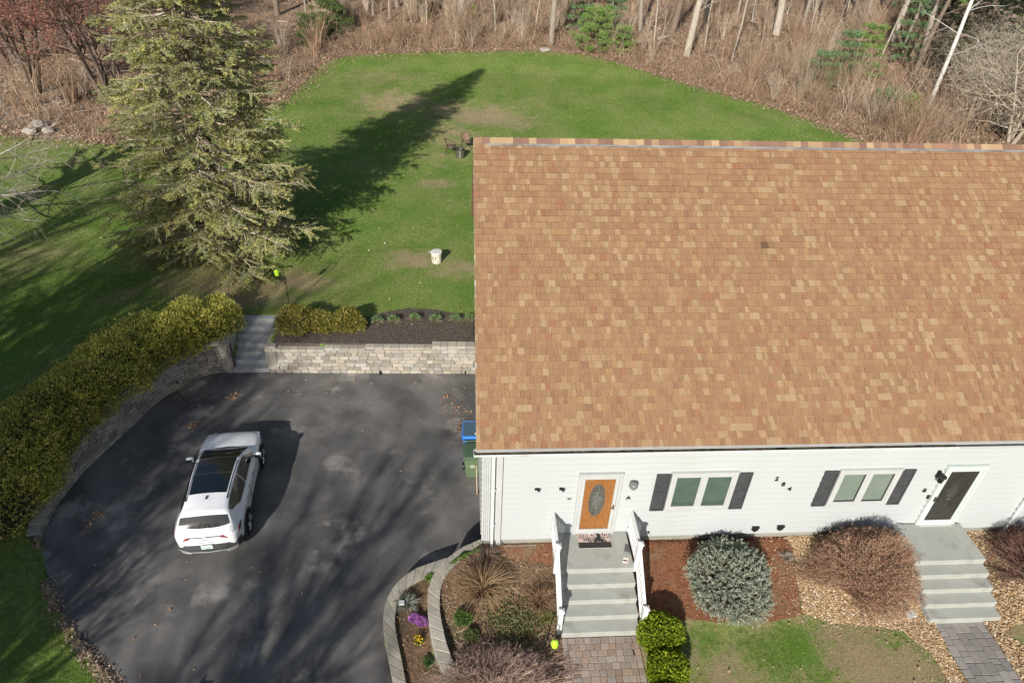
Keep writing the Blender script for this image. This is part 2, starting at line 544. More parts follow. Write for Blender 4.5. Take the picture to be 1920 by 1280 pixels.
def sheet(name, poly, mat_, dz=.012, res=.2, jitter=0.0, level=None, kind='structure', parent=None, label=None):
    """ground sheet with a true outline, laid dz above the ground (or at a level)"""
    pts = [Vector((p[0], p[1])) for p in poly]
    if jitter:
        q = []
        n = len(pts)
        for i in range(n):
            a, b = pts[i], pts[(i+1) % n]
            k = max(1, int((b-a).length/(res*1.2)))
            for j in range(k):
                c = a.lerp(b, j/k); q.append(c+Vector((random.uniform(-1, 1), random.uniform(-1, 1)))*jitter)
        pts = q
    X = np.array([p.x for p in pts]); Y = np.array([p.y for p in pts])
    gx, gy = np.meshgrid(np.arange(X.min(), X.max(), res), np.arange(Y.min(), Y.max(), res))
    gx = gx.ravel()+rng.uniform(-.2, .2, gx.size)*res; gy = gy.ravel()+rng.uniform(-.2, .2, gy.size)*res
    k = inside([(p.x, p.y) for p in pts], gx, gy)
    vs_ = pts+[Vector((x, y)) for x, y in zip(gx[k], gy[k])]
    n = len(pts)
    r = delaunay_2d_cdt(vs_, [(i, (i+1) % n) for i in range(n)], [], 1, 1e-5)
    V2 = np.array([(v.x, v.y) for v in r[0]])
    Z = (H(V2[:,0], V2[:,1])+dz) if level is None else np.full(len(V2), level)
    me = bpy.data.meshes.new(name)
    me.from_pydata([(x, y, z) for (x, y), z in zip(V2, Z)], [], [tuple(f) for f in r[2]])
    me.materials.append(mat_)
    bm = bmesh.new(); bm.from_mesh(me); bmesh.ops.recalc_face_normals(bm, faces=bm.faces)
    if sum(f.normal.z for f in bm.faces) < 0: bmesh.ops.reverse_faces(bm, faces=bm.faces)
    bm.to_mesh(me); bm.free()
    me.polygons.foreach_set('use_smooth', [True]*len(me.polygons))
    o = link(name, me, parent); tag(o, label, None, None, kind)
    return o

# driveway
def asphalt_material():
    mt = pm('asphalt', (.085,.083,.082), (.175,.167,.16), .8, .75, .5, 160, 6, c3=(.31,.29,.265), s3=.62, t3=(.55,.7), spec=.42, bdist=.006)
    return mt
M_ASPHALT = asphalt_material()
driveway = sheet('driveway', drive_poly, M_ASPHALT, level=ZD, res=.8, label='dark asphalt driveway between the curved wall and the house')

# wood floor
FOREST_EDGE = [(-400,230),(-150,250),(0,262),(110,262),(225,272),(330,238),(420,200),(515,197),(560,162),(620,120),(700,110),(800,107),(870,108),(960,106),(1050,109),(1130,120),(1250,146),(1350,176),(1450,201),(1540,233),(1610,263),(1650,283)]
fe = [at(x, y, 0.0) for x, y in FOREST_EDGE]
forest_poly = [(p.x, p.y) for p in catmull(fe, 4)] + [(30, 24), (60, 12), (110, 5), (150, 60), (140, 150), (0, 170), (-140, 150), (-150, 40)]
M_LITTER = pm('leaf_litter', (.26,.175,.115), (.38,.27,.185), 2.2, .95, .9, 22, 6, c3=(.13,.085,.05), s3=.6, t3=(.5,.72), spec=.1, bdist=.08)
sheet('forest_floor', forest_poly, M_LITTER, dz=.03, res=1.3, jitter=.25, label='brown leaf litter on the floor of the woods')

# planting beds and gravel in front of the house
M_MULCH = pm('red_brown_mulch', (.2,.085,.045), (.3,.14,.078), 9, .95, .9, 60, 6, c3=(.26,.18,.11), s3=1.6, t3=(.45,.7), spec=.1, bdist=.03)
M_DIRT = pm('bed_soil', (.15,.095,.06), (.24,.16,.1), 5, .95, .9, 50, 6, c3=(.1,.1,.05), s3=1.1, t3=(.5,.75), spec=.1, bdist=.03)
M_DARKMULCH = pm('dark_mulch', (.075,.064,.056), (.145,.12,.1), 14, .95, .9, 60, 6, c3=(.16,.12,.09), s3=3, t3=(.6,.8), spec=.15, bdist=.03)
M_GRAVELBED = pm('gravel_bed', (.2,.13,.075), (.32,.22,.13), 8, .95, .9, 40, 6, spec=.15, bdist=.03)
def fp(lst, z=-.2): return [tuple(at(x, y, z))[:2] for x, y in lst]
bedA = [(p.x, p.y) for p in INN_I[2:]] + [(-.6,-5.2), (1.51,-5.2), (1.51,-2.42), (1.51,.15), (HOUSE_X0-.05,.15)]
sheet('front_bed', bedA, M_DIRT, dz=.01, res=.18, label='brown soil bed inside the upper curb beside the steps')
sheet('low_bed', low_bed, M_DIRT, dz=.012, res=.2, label='narrow soil bed between the two curbs')
bedM = [(HOUSE_X0+.3,.15),(1.51,.15),(1.51,-.62),(.5,-.5),(-.05,-.15)]
sheet('mulch_strip', bedM, M_MULCH, dz=.022, res=.1, jitter=.05, label='red brown mulch against the foundation left of the steps')
bedB = [(3.4,.15),(8.15,.15)] + fp([(1490,1040),(1500,1100),(1508,1148)]) + fp([(1480,1158),(1400,1165),(1330,1166),(1285,1160)], -.35) + [(3.95,-2.25),(3.4,-2.35)]
sheet('mulch_bed', bedB, M_MULCH, dz=.012, res=.15, jitter=.05, label='red brown mulch bed round the blue spruce shrub')
grav = [(7.75,.15),(10.72,.15),(10.66,-2.33),(10.85,-2.36)] + [(10.78,-3.2),(10.7,-5.0),(10.25,-5.0)] + fp([(1785,1280),(1745,1220),(1690,1180),(1640,1172),(1560,1168),(1505,1150),(1492,1100),(1480,1040)], -.35)
sheet('gravel_bed', grav, M_GRAVELBED, dz=.026, res=.15, jitter=.06, label='tan pebble bed under the red brown bush')
grav2 = [(12.52,.15),(17,.15),(17,-2.0)] + fp([(1925,1165),(1900,1172),(1885,1180)], -.35) + [(12.75,-3.2),(12.6,-5.0),(12.05,-5.0),(12.1,-2.4),(12.52,-2.35)]
sheet('gravel_strip', grav2, M_GRAVELBED, dz=.014, res=.15, jitter=.06, label='tan pebble bed right of the far steps')
bedC = fp([(508,652),(516,630),(530,598),(600,588),(690,594),(720,586),(765,578),(820,581),(850,588),(893,590)], 0) + [(.2,11.4),(.2,8.9),(-7.7,9.08)]
sheet('back_bed', bedC, M_DARKMULCH, dz=.015, res=.2, jitter=.015, label='dark mulch bed on top of the stone retaining wall')
tag(MB().prism([(-7.55,9.06),(-.05,8.87),(-.05,9.35),(-7.55,9.35)], -.6, .026).build('back_bed_edge', M_DARKMULCH), 'edge of the dark mulch bed behind the cap stones', None, None, 'structure')
# ------------------------------------------------------------------ house
M_SIDING = pm('white_vinyl', (.425,.452,.462), (.455,.48,.487), .6, .55, .12, 5, 3, c3=(.4,.42,.39), s3=.35, t3=(.6,.85), spec=.35, bdist=.01, stretch=(1,1,6))
M_TRIM = pm('white_trim', (.5,.515,.515), (.46,.475,.475), 3, .45, spec=.4)
M_GREYTRIM = pm('aged_white_metal', (.6,.63,.63), (.7,.72,.71), 2.5, .4, c3=(.33,.32,.28), s3=1.6, t3=(.58,.8), spec=.5)
M_FOUND = pm('painted_concrete', (.26,.26,.225), (.32,.32,.28), 1.6, .9, .3, 30, 5, c3=(.33,.31,.25), s3=.8, t3=(.55,.8))
M_CONC = pm('step_concrete', (.35,.358,.33), (.41,.418,.385), 1.5, .9, .3, 90, 6, c3=(.27,.275,.245), s3=1.6, t3=(.5,.75), spec=.2, bdist=.006)
M_WOOD = pm('oak_door', (.33,.135,.037), (.43,.19,.058), 7, .42, .1, 40, 5, stretch=(4,1,.6), spec=.4)
M_DARKWOOD = pm('dark_door', (.1,.09,.08), (.14,.125,.11), 6, .45, stretch=(4,1,.6))
M_DARK = pm('charcoal_vinyl', (.05,.052,.057), (.065,.067,.072), 8, .6, .1, 60)
M_BLACK = pm('black_metal', (.012,.012,.013), (.02,.02,.021), 8, .4, spec=.5)
M_LEAD = pm('pale_leading', (.5,.52,.5), None, rough=.35, metal=.6)
M_BRASS = pm('brass', (.5,.34,.1), None, rough=.25, metal=1)
M_ETCH = pm('etched_glass', (.085,.085,.075), (.15,.145,.125), 14, .3, spec=.5)
M_THRESH = pm('brown_threshold', (.23,.15,.09), (.3,.2,.12), 6, .6)
M_SHINGLE = pm('asphalt_shingle', (1,1,1), (.86,.85,.83), 30, .95, .5, 220, 4, attr=True, spec=.12, bdist=.004, c3=(.9,.9,.88), s3=.5, t3=(.45,.8))
M_PANE = glass_mat('window_pane', (.02,.025,.025), .8)
M_BLINDA = pm('green_grey_blind', (.13,.2,.165), (.17,.25,.21), 3, .6)
M_BLINDB = pm('pale_blind', (.38,.47,.39), (.43,.52,.44), 2, .6)

house = empty('duplex_house', (0, 0, 0), 0, 'long white-sided duplex house with a tan shingle roof', 'house')
EAVE_Y, EAVE_Z, RIDGE_Y, RIDGE_Z = -.25, 3.765, 5.85, 8.76
RX0, RX1 = -.49, 19.2
sl = math.hypot(RIDGE_Y-EAVE_Y, RIDGE_Z-EAVE_Z)
SU = Vector((0, (RIDGE_Y-EAVE_Y)/sl, (RIDGE_Z-EAVE_Z)/sl)); SN = Vector((0, -SU.z, SU.y))
BACK_Y = 2*RIDGE_Y-EAVE_Y

# core walls: box and gables
w = MB()
w.box(HOUSE_X0+.02, HOUSE_X1, 0, HOUSE_Y1, .2, 3.62)
w.extrude([(.02,3.62),(HOUSE_Y1-.02,3.62),(RIDGE_Y,RIDGE_Z-.35)], 'x', HOUSE_X0+.022, HOUSE_X1-.002)
w.build('wall', M_SIDING, house)
MB().box(HOUSE_X0+.05, HOUSE_X1-.03, .025, HOUSE_Y1-.03, -1.45, .27).build('foundation', M_FOUND, house)
# front siding: one board for each course
EXPO = .1935
def board_mesh(x0, x1, axis='y'):
    b = MB()
    if axis == 'y':
        b.extrude([(0,0),(-.044,.0),(-.05,.012),(-.008,EXPO+.004),(0,EXPO+.004)], 'x', x0, x1)
    else:
        b.extrude([(0,0),(-.044,.0),(-.05,.012),(-.008,EXPO+.004),(0,EXPO+.004)], 'y', x0, x1)
    return b.mesh('siding_board', M_SIDING)
bme = board_mesh(.165, HOUSE_X1-.12)
z = .28
while z < 3.6:
    link('siding_board', bme, house, (0, -.001, z)); z += EXPO
bme = board_mesh(.14, HOUSE_Y1-.02, 'g')
z = .28
while z < 3.6:
    link('side_siding_board', bme, house, (HOUSE_X0+.018, 0, z)); z += EXPO
# corner post: fluted strip, plain strip
c = MB()
for i in range(4):
    c.box(HOUSE_X0+.002+i*.05, HOUSE_X0+.04+i*.05, -.05, .1, .26, 3.6)
c.box(HOUSE_X0-.012, HOUSE_X0+.2, -.03, .12, .255, 3.605)
c.build('corner_post', M_TRIM, house, bevel=.004)
MB().box(.035, .15, -.045, 0, -.02, 3.6).build('corner_trim', M_TRIM, house, bevel=.005)
MB().box(.152, .163, -.004, .0, .26, 3.6).build('channel_shadow_gap', M_BLACK, house)  # black strip stands for the shadow and gap at the siding channel
MB().box(-.13, .035, -.012, -.002, .24, 3.6).build('corner_infill', M_TRIM, house)
# soffit and fascia
MB().box(RX0+.03, RX1-.03, EAVE_Y+.05, .02, 3.62, 3.64).build('soffit', M_TRIM, house)
MB().box(RX0+.02, RX1-.02, EAVE_Y+.03, EAVE_Y+.05, 3.58, EAVE_Z-.03).build('fascia', M_TRIM, house)

# roof: deck, courses of laminated shingles, ridge caps
def rp(x, s, h): return Vector((x, EAVE_Y, EAVE_Z))+SU*s+SN*h
d = MB()
d.extrude([(EAVE_Y,EAVE_Z-.025),(RIDGE_Y,RIDGE_Z-.025),(RIDGE_Y,RIDGE_Z-.17),(EAVE_Y+.14,EAVE_Z-.06)], 'x', RX0+.012, RX1-.012)
roof = d.build('roof', M_GREYTRIM, house)
b2 = MB(); b2.extrude([(RIDGE_Y+.002,RIDGE_Z-.03),(BACK_Y,EAVE_Z-.03),(BACK_Y-.14,EAVE_Z-.065),(RIDGE_Y+.002,RIDGE_Z-.172)], 'x', RX0, RX1)
M_BACKROOF = pm('shingle_back', (.4,.25,.15), (.33,.2,.12), 5, .95, .4, 40)
b2.build('back_slope', M_BACKROOF, roof)
for x in (RX0, RX1-.02):
    r = MB()
    r.extrude([(EAVE_Y,EAVE_Z-.02),(RIDGE_Y,RIDGE_Z-.02),(RIDGE_Y,RIDGE_Z-.2),(EAVE_Y,EAVE_Z-.2)], 'x', x, x+.018)
    r.build('rake_board', M_TRIM, roof)
NC = 46
EXP = (sl-.1)/NC
TONES = [((.44,.265,.155),9),((.42,.25,.147),9),((.455,.28,.166),7),((.395,.232,.14),4),((.43,.245,.15),3),((.525,.352,.205),4.2),((.555,.388,.232),3.0),((.5,.31,.17),4),((.42,.215,.128),1)]
tw = np.array([t[1] for t in TONES], float); tw /= tw.sum()
tc_ = np.array([t[0] for t in TONES])
pieces = []
r2 = random.Random(21)
for k in range(NC):
    x = RX0-.2*r2.random()
    streak = None
    while x < RX1:
        wd = r2.choice([.06,.08,.1,.11,.12,.13,.15,.18])*r2.uniform(.9,1.1)
        ti = int(rng.choice(len(TONES), p=tw))
        if streak is not None and r2.random() < .1: ti = streak
        streak = ti
        raised = ti in (5, 6, 7) or r2.random() < .3
        stain = math.exp(-(((x-6.75)/.13)**2+((k-29)/.8)**2)); x0 = max(x, RX0); x1 = min(x+wd, RX1)
        if x1-x0 > .03:
            tap = r2.uniform(-.01,.02) if raised else -.003
            pieces.append((k, x0, x1, raised, tc_[ti]*.7*r2.uniform(.95,1.05)*(1-.6*stain), tap))
        x += wd
def shingle_vf(p):
    k, x0, x1, raised, col, tap = p
    s0 = k*EXP-.012; s1 = (k+1)*EXP+.01
    h0 = .042 if raised else .026; h1_ = .008 if raised else .006
    g = .0015
    t = tap*.5
    a, b_, c_, d_ = rp(x0+g-t,s0,h0), rp(x1-g+t,s0,h0), rp(x1-g-t,s1,h1_), rp(x0+g+t,s1,h1_)
    lo = .004 if raised else -.006
    e, f_, g_, h_ = rp(x0+g-t,s0,lo), rp(x1-g+t,s0,lo), rp(x1-g-t,s1,-.02), rp(x0+g+t,s1,-.02)
    return [a,b_,c_,d_,e,f_,g_,h_], [(0,1,2,3),(4,5,1,0),(5,6,2,1),(7,4,0,3)], col
# the lowest courses in view one by one, the rest of the field as one part
near = [p for p in pieces if p[0] < 5 and p[1] < 13.2][:300]
nid = set(id(p) for p in near)
for p in near:
    V, F, colr = shingle_vf(p)
    link('shingle', np_mesh('shingle', [tuple(v) for v in V], F, M_SHINGLE, col=np.tile(colr, (8, 1))), roof)
Vs, Fs, Cs = [], [], []
for p in pieces:
    if id(p) in nid: continue
    V, F, colr = shingle_vf(p)
    b = len(Vs); Vs += [tuple(v) for v in V]; Fs += [tuple(b+i for i in f) for f in F]; Cs += [colr]*8
o = link('shingle_field', np_mesh('shingle_field', Vs, Fs, M_SHINGLE, col=np.array(Cs)), roof); o['kind'] = 'stuff'
x = RX0; i = 0
CAPT = [(.52,.35,.21),(.4,.24,.16),(.3,.18,.135),(.34,.2,.14),(.56,.4,.24),(.44,.28,.18),(.33,.2,.15)]
while x < RX1-.02:
    wd = .2; cc = np.array(random.choice(CAPT))*.76*random.uniform(.92,1.08)
    m_ = MB()
    a = .17; zt = RIDGE_Z+.035
    y0, y1 = RIDGE_Y-a*SU.y, RIDGE_Y+a*SU.y
    zl = zt-a*SU.z
    t0, t1 = 0.0, .014
    for tt, xx in ((t0, x+.003), (t1, x+wd+.02)):
        m_.v += [(xx,y0,zl+tt),(xx,RIDGE_Y,zt+tt),(xx,y1,zl+tt),(xx,y0,zl+tt-.02),(xx,RIDGE_Y,zt+tt-.02),(xx,y1,zl+tt-.02)]
    V = m_.v; F = [(0,6,7,1),(1,7,8,2),(3,4,10,9),(4,5,11,10),(0,3,9,6),(2,8,11,5),(6,9,10,7),(7,10,11,8),(0,1,4,3),(1,2,5,4)]
    link('ridge_cap', np_mesh('ridge_cap', V, F, M_SHINGLE, col=np.tile(cc, (12, 1))), roof)
    x += wd; i += 1
M_FLASH = pm('weathered_flashing', (.17,.175,.19), (.3,.31,.32), 3, .5, c3=(.16,.12,.1), s3=2.0, t3=(.5,.7), metal=.2, stretch=(.5,1,1))
f = MB(); q = [rp(RX0+.35, sl-.2, .03), rp(RX1-.3, sl-.2, .03), rp(RX1-.3, sl-.15, .04), rp(RX0+.35, sl-.15, .04), rp(RX0+.35, sl-.2, -.01), rp(RX1-.3, sl-.2, -.01)]
f.add(q, [(0,1,2,3),(4,5,1,0)])
f.build('ridge_flashing', M_FLASH, roof, fix=False)

# gutter with end cap, hangers and leaf debris
M_DEBRIS = pm('gutter_debris', (.1,.085,.06), (.2,.17,.12), 6, .95, .8, 40, c3=(.02,.018,.015), s3=2.5, t3=(.5,.65))
gz = EAVE_Z-.17; gy0 = EAVE_Y-.13; gy1 = EAVE_Y+.028
GX0, GX1, GX2 = RX0-.05, 10.95, RX1+.02
def gutter_piece(x0, x1, m_):
    g = MB()
    g.extrude([(gy1,gz+.13),(gy1,gz),(gy1-.1,gz),(gy0,gz+.06),(gy0,gz+.115),(gy0-.012,gz+.118),(gy0-.012,gz+.105),(gy0-.006,gz+.052),(gy1-.104,gz-.006),(gy1+.004,gz-.006),(gy1+.004,gz+.13)], 'x', x0, x1)
    return g.build('gutter', m_, house)
g1 = gutter_piece(GX0, GX1, M_GREYTRIM)
g2 = gutter_piece(GX1+.01, GX2, M_TRIM)
MB().extrude([(gy0,gz+.118),(gy0,gz+.05),(gy1-.1,gz-.004),(gy1,gz-.004),(gy1,gz+.13)], 'x', GX0-.01, GX0).build('end_cap', M_GREYTRIM, g1)
MB().extrude([(gy1-.002,gz+.07),(gy1-.095,gz+.065),(gy0+.006,gz+.062),(gy0+.03,gz+.04),(gy1-.08,gz+.008),(gy1-.003,gz+.01)], 'x', GX0+.03, GX1-.02).build('debris', M_DEBRIS, g1)
MB().extrude([(EAVE_Y-.075,EAVE_Z-.012),(EAVE_Y+.06,EAVE_Z+.0),(EAVE_Y+.06,EAVE_Z-.03),(EAVE_Y-.072,EAVE_Z-.028)], 'x', RX0-.01, RX1).build('drip_edge', M_TRIM, house)

def downspout(x, zb, out=.0):
    s = MB()
    s.box(x-.035, x+.035, -.115, -.055, zb+.16, 3.35)
    o_ = s.build('downspout', M_GREYTRIM, house, bevel=.008)
    e = MB(); e.tube([(x, EAVE_Y-.03, gz+.0), (x, EAVE_Y-.03, gz-.07), (x, -.085, gz-.2), (x, -.085, 3.3)], .038, 8)
    e.build('elbow', M_GREYTRIM, o_)
    k = MB(); k.tube([(x, -.085, zb+.2), (x, -.1, zb+.1), (x, -.22, zb+.04), (x, -.36, zb+.02)], .04, 8)
    k.build('spout', M_TRIM, o_)
    for zz in (.9, 2.2):
        MB().box(x-.05, x+.05, -.121, -.04, zz, zz+.03).build('strap', M_GREYTRIM, o_)
downspout(-.075, .0)
downspout(13.95, .02)

# doors -----------------------------------------------------------
def ellipse(cx, cz, a, b_, n=40): return [(cx+a*math.cos(2*math.pi*i/n), cz+b_*math.sin(2*math.pi*i/n)) for i in range(n)]
def ring(mb, o_, i_, y, mi=0, depth=.0):
    n = len(o_)
    vs_ = [(p[0], y, p[1]) for p in o_]+[(p[0], y, p[1]) for p in i_]
    mb.add(vs_, [(k, (k+1) % n, n+(k+1) % n, n+k) for k in range(n)], mi)
    if depth:
        vs_ = [(p[0], y, p[1]) for p in o_]+[(p[0], y+depth, p[1]) for p in o_]
        mb.add(vs_, [(k, (k+1) % n, n+(k+1) % n, n+k) for k in range(n)], mi)
        vs_ = [(p[0], y, p[1]) for p in i_]+[(p[0], y+depth, p[1]) for p in i_]
        mb.add(vs_, [(k, (k+1) % n, n+(k+1) % n, n+k) for k in range(n)], mi)
def frame(mb, x0, x1, z0, z1, w_, y0, y1, wb=None, mi=0):
    wb = w_ if wb is None else wb
    mb.box(x0, x0+w_, y0, y1, z0, z1, mi); mb.box(x1-w_, x1, y0, y1, z0, z1, mi)
    mb.box(x0+w_, x1-w_, y0, y1, z1-w_, z1, mi); mb.box(x0+w_, x1-w_, y0, y1, z0, z0+wb, mi)
def oval_lead(cx, cz, a, b_, y):
    l = MB()
    for ph in range(6):
        t = ph*math.pi/3
        pts = [(cx+a*.33*math.cos(t)+a*.26*math.cos(u), y, cz+b_*.3*math.sin(t)+b_*.24*math.sin(u)) for u in np.linspace(0, 2*math.pi, 13)]
        l.tube(pts, .0045, 4, caps=False)
    pts = [(cx+a*.3*math.cos(u), y-.002, cz+b_*.32*math.sin(u)) for u in np.linspace(0, 2*math.pi, 17)]
    l.tube(pts, .006, 4, caps=False)
    for s_ in (-1, 1):
        l.tube([(cx+s_*a*.3, y, cz), (cx+s_*a*.65, y, cz+.05), (cx+s_*a*.97, y, cz-.01)], .0045, 4)
        l.tube([(cx, y, cz+s_*b_*.3), (cx+.03, y, cz+s_*b_*.65), (cx, y, cz+s_*b_*.97)], .0045, 4)
    return l
def door(x0, z0, wood, trim, name, label):
    W, Hh = 1.07, 2.18
    x1, z1 = x0+W, z0+Hh
    dr = empty(name, (0, -.036, 0)); dr.parent = house; dr['label'] = label
    c = MB(); frame(c, x0, x1, z0, z1, .07, -.075, -.002, .04); c.box(x0-.012, x1+.012, -.09, -.002, z1, z1+.03)
    c.build('casing', M_TRIM if wood is M_WOOD else trim, dr, bevel=.006)
    s = MB(); frame(s, x0+.075, x1-.075, z0+.045, z1-.075, .085, -.062, -.03, .12)
    s.build('storm_frame', trim, dr, bevel=.005)
    sx0, sx1, sz0, sz1 = x0+.12, x1-.12, z0+.1, z1-.1
    b_ = MB(); b_.box(sx0, sx1, -.024, -.021, sz0, sz1)
    slab = b_.build('slab', wood, dr)
    cx, cz = (sx0+sx1)/2-.02, z0+1.24
    p = MB(); ring(p, ellipse(cx, cz, .26, .66), ellipse(cx, cz, .205, .6), -.036, 0, .014); ring(p, ellipse(cx, cz, .3, .71), ellipse(cx, cz, .285, .695), -.029, 0, .006)
    for zz, hh in ((z0+.2, .22),):
        frame(p, sx0+.12, sx1-.12, zz, zz+hh, .014, -.03, -.0235)
    p.tube([(sx0+.14, -.027, z0+.47), (cx-.1, -.027, z0+.42), (cx, -.027, z0+.44), (cx+.1, -.027, z0+.42), (sx1-.14, -.027, z0+.47)], .012, 5)
    p.build('moulding', wood, slab)
    g = MB(); e_ = ellipse(cx, cz, .206, .602); g.add([(q[0], -.0275, q[1]) for q in e_], [tuple(range(len(e_)))])
    g.build('oval_glass', M_ETCH, slab)
    oval_lead(cx, cz, .205, .6, -.031).build('leading', M_LEAD, slab)
    g = MB(); g.box(x0+.158, x1-.158, -.05, -.046, z0+.163, z1-.158); g.build('storm_pane', glass_mat(name+'_pane', (.02,.022,.022), .93 if wood is M_WOOD else .72), dr)
    hx = x1-.118 if wood is M_WOOD else x0+.118
    h = MB(); h.box(hx-.02, hx+.02, -.075, -.062, z0+.93, z0+1.1); h.tube([(hx, -.075, z0+1.02), (hx, -.11, z0+1.02), (hx-.09 if wood is M_WOOD else hx+.09, -.115, z0+1.02)], .012, 6)
    h.build('handle', M_BRASS if wood is M_WOOD else M_BLACK, dr)
    k = MB(); k.box(x0+.09, x1-.09, -.12, -.0, z0-.075, z0+.004); k.build('threshold', M_THRESH if wood is M_WOOD else M_TRIM, dr, bevel=.006)
    return dr
dA = door(2.0, .5, M_WOOD, M_TRIM, 'front_door', 'orange oak door with oval glass behind a white storm door')
M_PALEGREEN = pm('pale_grey_green_paint', (.52,.6,.57), (.58,.65,.62), 3, .4, spec=.45)
dB = door(11.27, .52, M_DARKWOOD, M_PALEGREEN, 'front_door', 'dark door behind a pale grey green storm door')
MB().box(11.27-.09, 11.27-.03, -.05, -.02, 1.52, 1.66).build('doorbell', M_BLACK, dB, bevel=.01)

# windows and shutters --------------------------------------------
def window(x0, x1, z0, z1, blind_mat, slats, label):
    wd = empty('window', (0, -.036, 0)); wd.parent = house; wd['label'] = label
    c = MB(); frame(c, x0, x1, z0, z1, .1, -.07, -.002, .09); c.box(x0-.015, x1+.015, -.082, -.002, z1, z1+.025)
    c.build('casing', M_TRIM, wd, bevel=.006)
    xm = (x0+x1)/2
    MB().box(xm-.045, xm+.045, -.066, -.01, z0+.09, z1-.1).build('mullion', M_TRIM, wd, bevel=.004)
    for a, b_ in ((x0+.1, xm-.045), (xm+.045, x1-.1)):
        s = MB(); frame(s, a, b_, z0+.09, z1-.1, .045, -.058, -.03)
        sash = s.build('sash', M_TRIM, wd, bevel=.003)
        MB().box(a+.045, b_-.045, -.046, -.043, z0+.135, z1-.145).build('pane', M_PANE, sash)
        l = MB()
        if slats:
            zz = z0+.25
            while zz < z1-.16:
                l.add([(a+.05,-.036,zz),(b_-.05,-.036,zz),(b_-.05,-.025,zz+.034),(a+.05,-.025,zz+.034)], [(0,1,2,3)]); zz += .036
            l.box(a+.05, b_-.05, -.037, -.028, z0+.2, z0+.235)
            l.box(a+.05, b_-.05, -.0245, -.0235, z0+.14, z1-.15)
        else:
            l.box(a+.05, b_-.08, -.034, -.03, z0+.2, z1-.15); l.box(a+.05, b_-.08, -.037, -.03, z0+.185, z0+.2)
        l.build('blind', blind_mat, sash)
        if not slats:
            MB().box(a+.05, b_-.05, -.029, -.027, z0+.14, z1-.15).build('dark_room', M_DARK, sash)
    return wd
window(4.28, 5.94, 1.33, 2.66, M_BLINDA, True, 'double window with dark green lowered blinds')
window(8.52, 10.12, 1.36, 2.65, M_BLINDB, False, 'double window with plain pale green shades')
def shutter(x0, z0, z1, w_=.355):
    s = MB(); frame(s, x0, x0+w_, z0, z1, .045, -.06, -.015)
    zm = (z0+z1)/2
    s.box(x0+.045, x0+w_-.045, -.06, -.015, zm-.03, zm+.03)
    s.box(x0+.046, x0+w_-.046, -.042, -.016, z0+.046, zm-.031); s.box(x0+.046, x0+w_-.046, -.042, -.016, zm+.031, z1-.046)
    s.build('shutter', M_DARK, house, bevel=.004, loc=(0, -.03, 0))
for x in (3.91, 5.955): shutter(x, 1.31, 2.63)
for x in (8.145, 10.135): shutter(x, 1.34, 2.63)

# lettering, vents, small fittings ---------------------------------
def text(name, s, size, loc, rot, m_, parent=None, ext=.006, align='CENTER', bold=.0):
    cu = bpy.data.curves.new(name, 'FONT'); cu.body = s; cu.size = size; cu.extrude = ext; cu.align_x = align; cu.align_y = 'CENTER'; cu.offset = bold
    tmp = bpy.data.objects.new(name, cu); COL.objects.link(tmp)
    dg = bpy.context.evaluated_depsgraph_get(); dg.update()
    me = bpy.data.meshes.new_from_object(tmp.evaluated_get(dg))
    bpy.data.objects.remove(tmp)
    me.materials.clear(); me.materials.append(m_)
    return link(name, me, parent, loc, rot)
FR = (rad(90), 0, 0)
for s, x, z in (('2', 6.97, 2.37), ('8', 7.19, 2.17), ('4', 7.4, 1.99)):
    text('house_number', s, .21, (x, -.064, z), FR, M_BLACK, house)
text('unit_letter', 'A', .19, (3.31, -.064, 1.79), FR, M_BLACK, house)
text('unit_letter', 'B', .19, (11.02, -.064, 1.83), FR, M_BLACK, house)
for x, z in ((6.88, .47), (7.56, .49)):
    v = MB(); v.prism([(-.09,-.0),(.09,0),(.09,-.03),(-.09,-.03)], 0, 0)
    v = MB(); v.extrude([(-.09,.09),(.09,.09),(.085,-.03),(0,-.1),(-.085,-.03)], 'y', -.06, -.02)
    v.extrude([(-.1,.095),(.1,.095),(.1,.08),(-.1,.08)], 'y', -.09, -.02)
    v.build('vent', M_BLACK, house, loc=(x, -.03, z))
for x, z in ((1.0, 2.18), (1.6, 2.17)):
    v = MB(); v.box(-.05,.05,-.035,-.02,-.03,.03); v.tube([(0,-.03,0),(0,-.08,.01),(.05,-.11,-.02)], .014, 6); v.lathe([(.012,-.02),(.03,0),(.03,.03),(.012,.04)], 8, (-.035,-.06,.01), close=True); v.lathe([(.01,-.03),(.035,-.01),(.035,.02),(.01,.03)], 8, (.04,-.09,.01), close=True)
    v.build('wall_bracket', M_BLACK, house, loc=(x, -.025, z))
MB().box(-.04,.04,-.035,-.02,-.025,.025).build('outlet', pm('grey_plastic', (.18,.18,.19)), house, loc=(1.82, -.025, 1.79))
v = MB(); v.tube([(4.05,-.03,.36),(4.05,-.05,.42),(4.02,-.08,.45)], .012, 6); v.lathe([(.03,-.01),(.03,.02)], 8, (4.02,-.08,.46), close=True); v.tube([(4.06,-.03,.37),(4.12,-.04,.31),(4.2,-.035,.29)], .008, 5)
v.build('wall_tap', M_BLACK, house)
MB().tube([(.14,-.02,.3),(.16,-.03,.12),(.25,-.06,.04),(.5,-.07,.035),(1.1,-.06,.04)], .012, 6).build('cable', pm('grey_cable', (.25,.25,.22)), house)
v = MB()
for x in (.25,.55,1.2,4.6,4.95,5.3,7.2,7.6): v.lathe([(.008,-.004),(.008,.01)], 6, (x,.014,.2), axis='y', close=True)
v.build('panel_screw', M_BLACK, house)
MB().tube([(10.75,-.03,.55),(11.0,-.05,.512),(11.6,-.05,.515),(12.2,-.05,.515),(12.42,-.05,.516),(12.46,-.09,.515)], .014, 6).build('cable', M_BLACK, house)

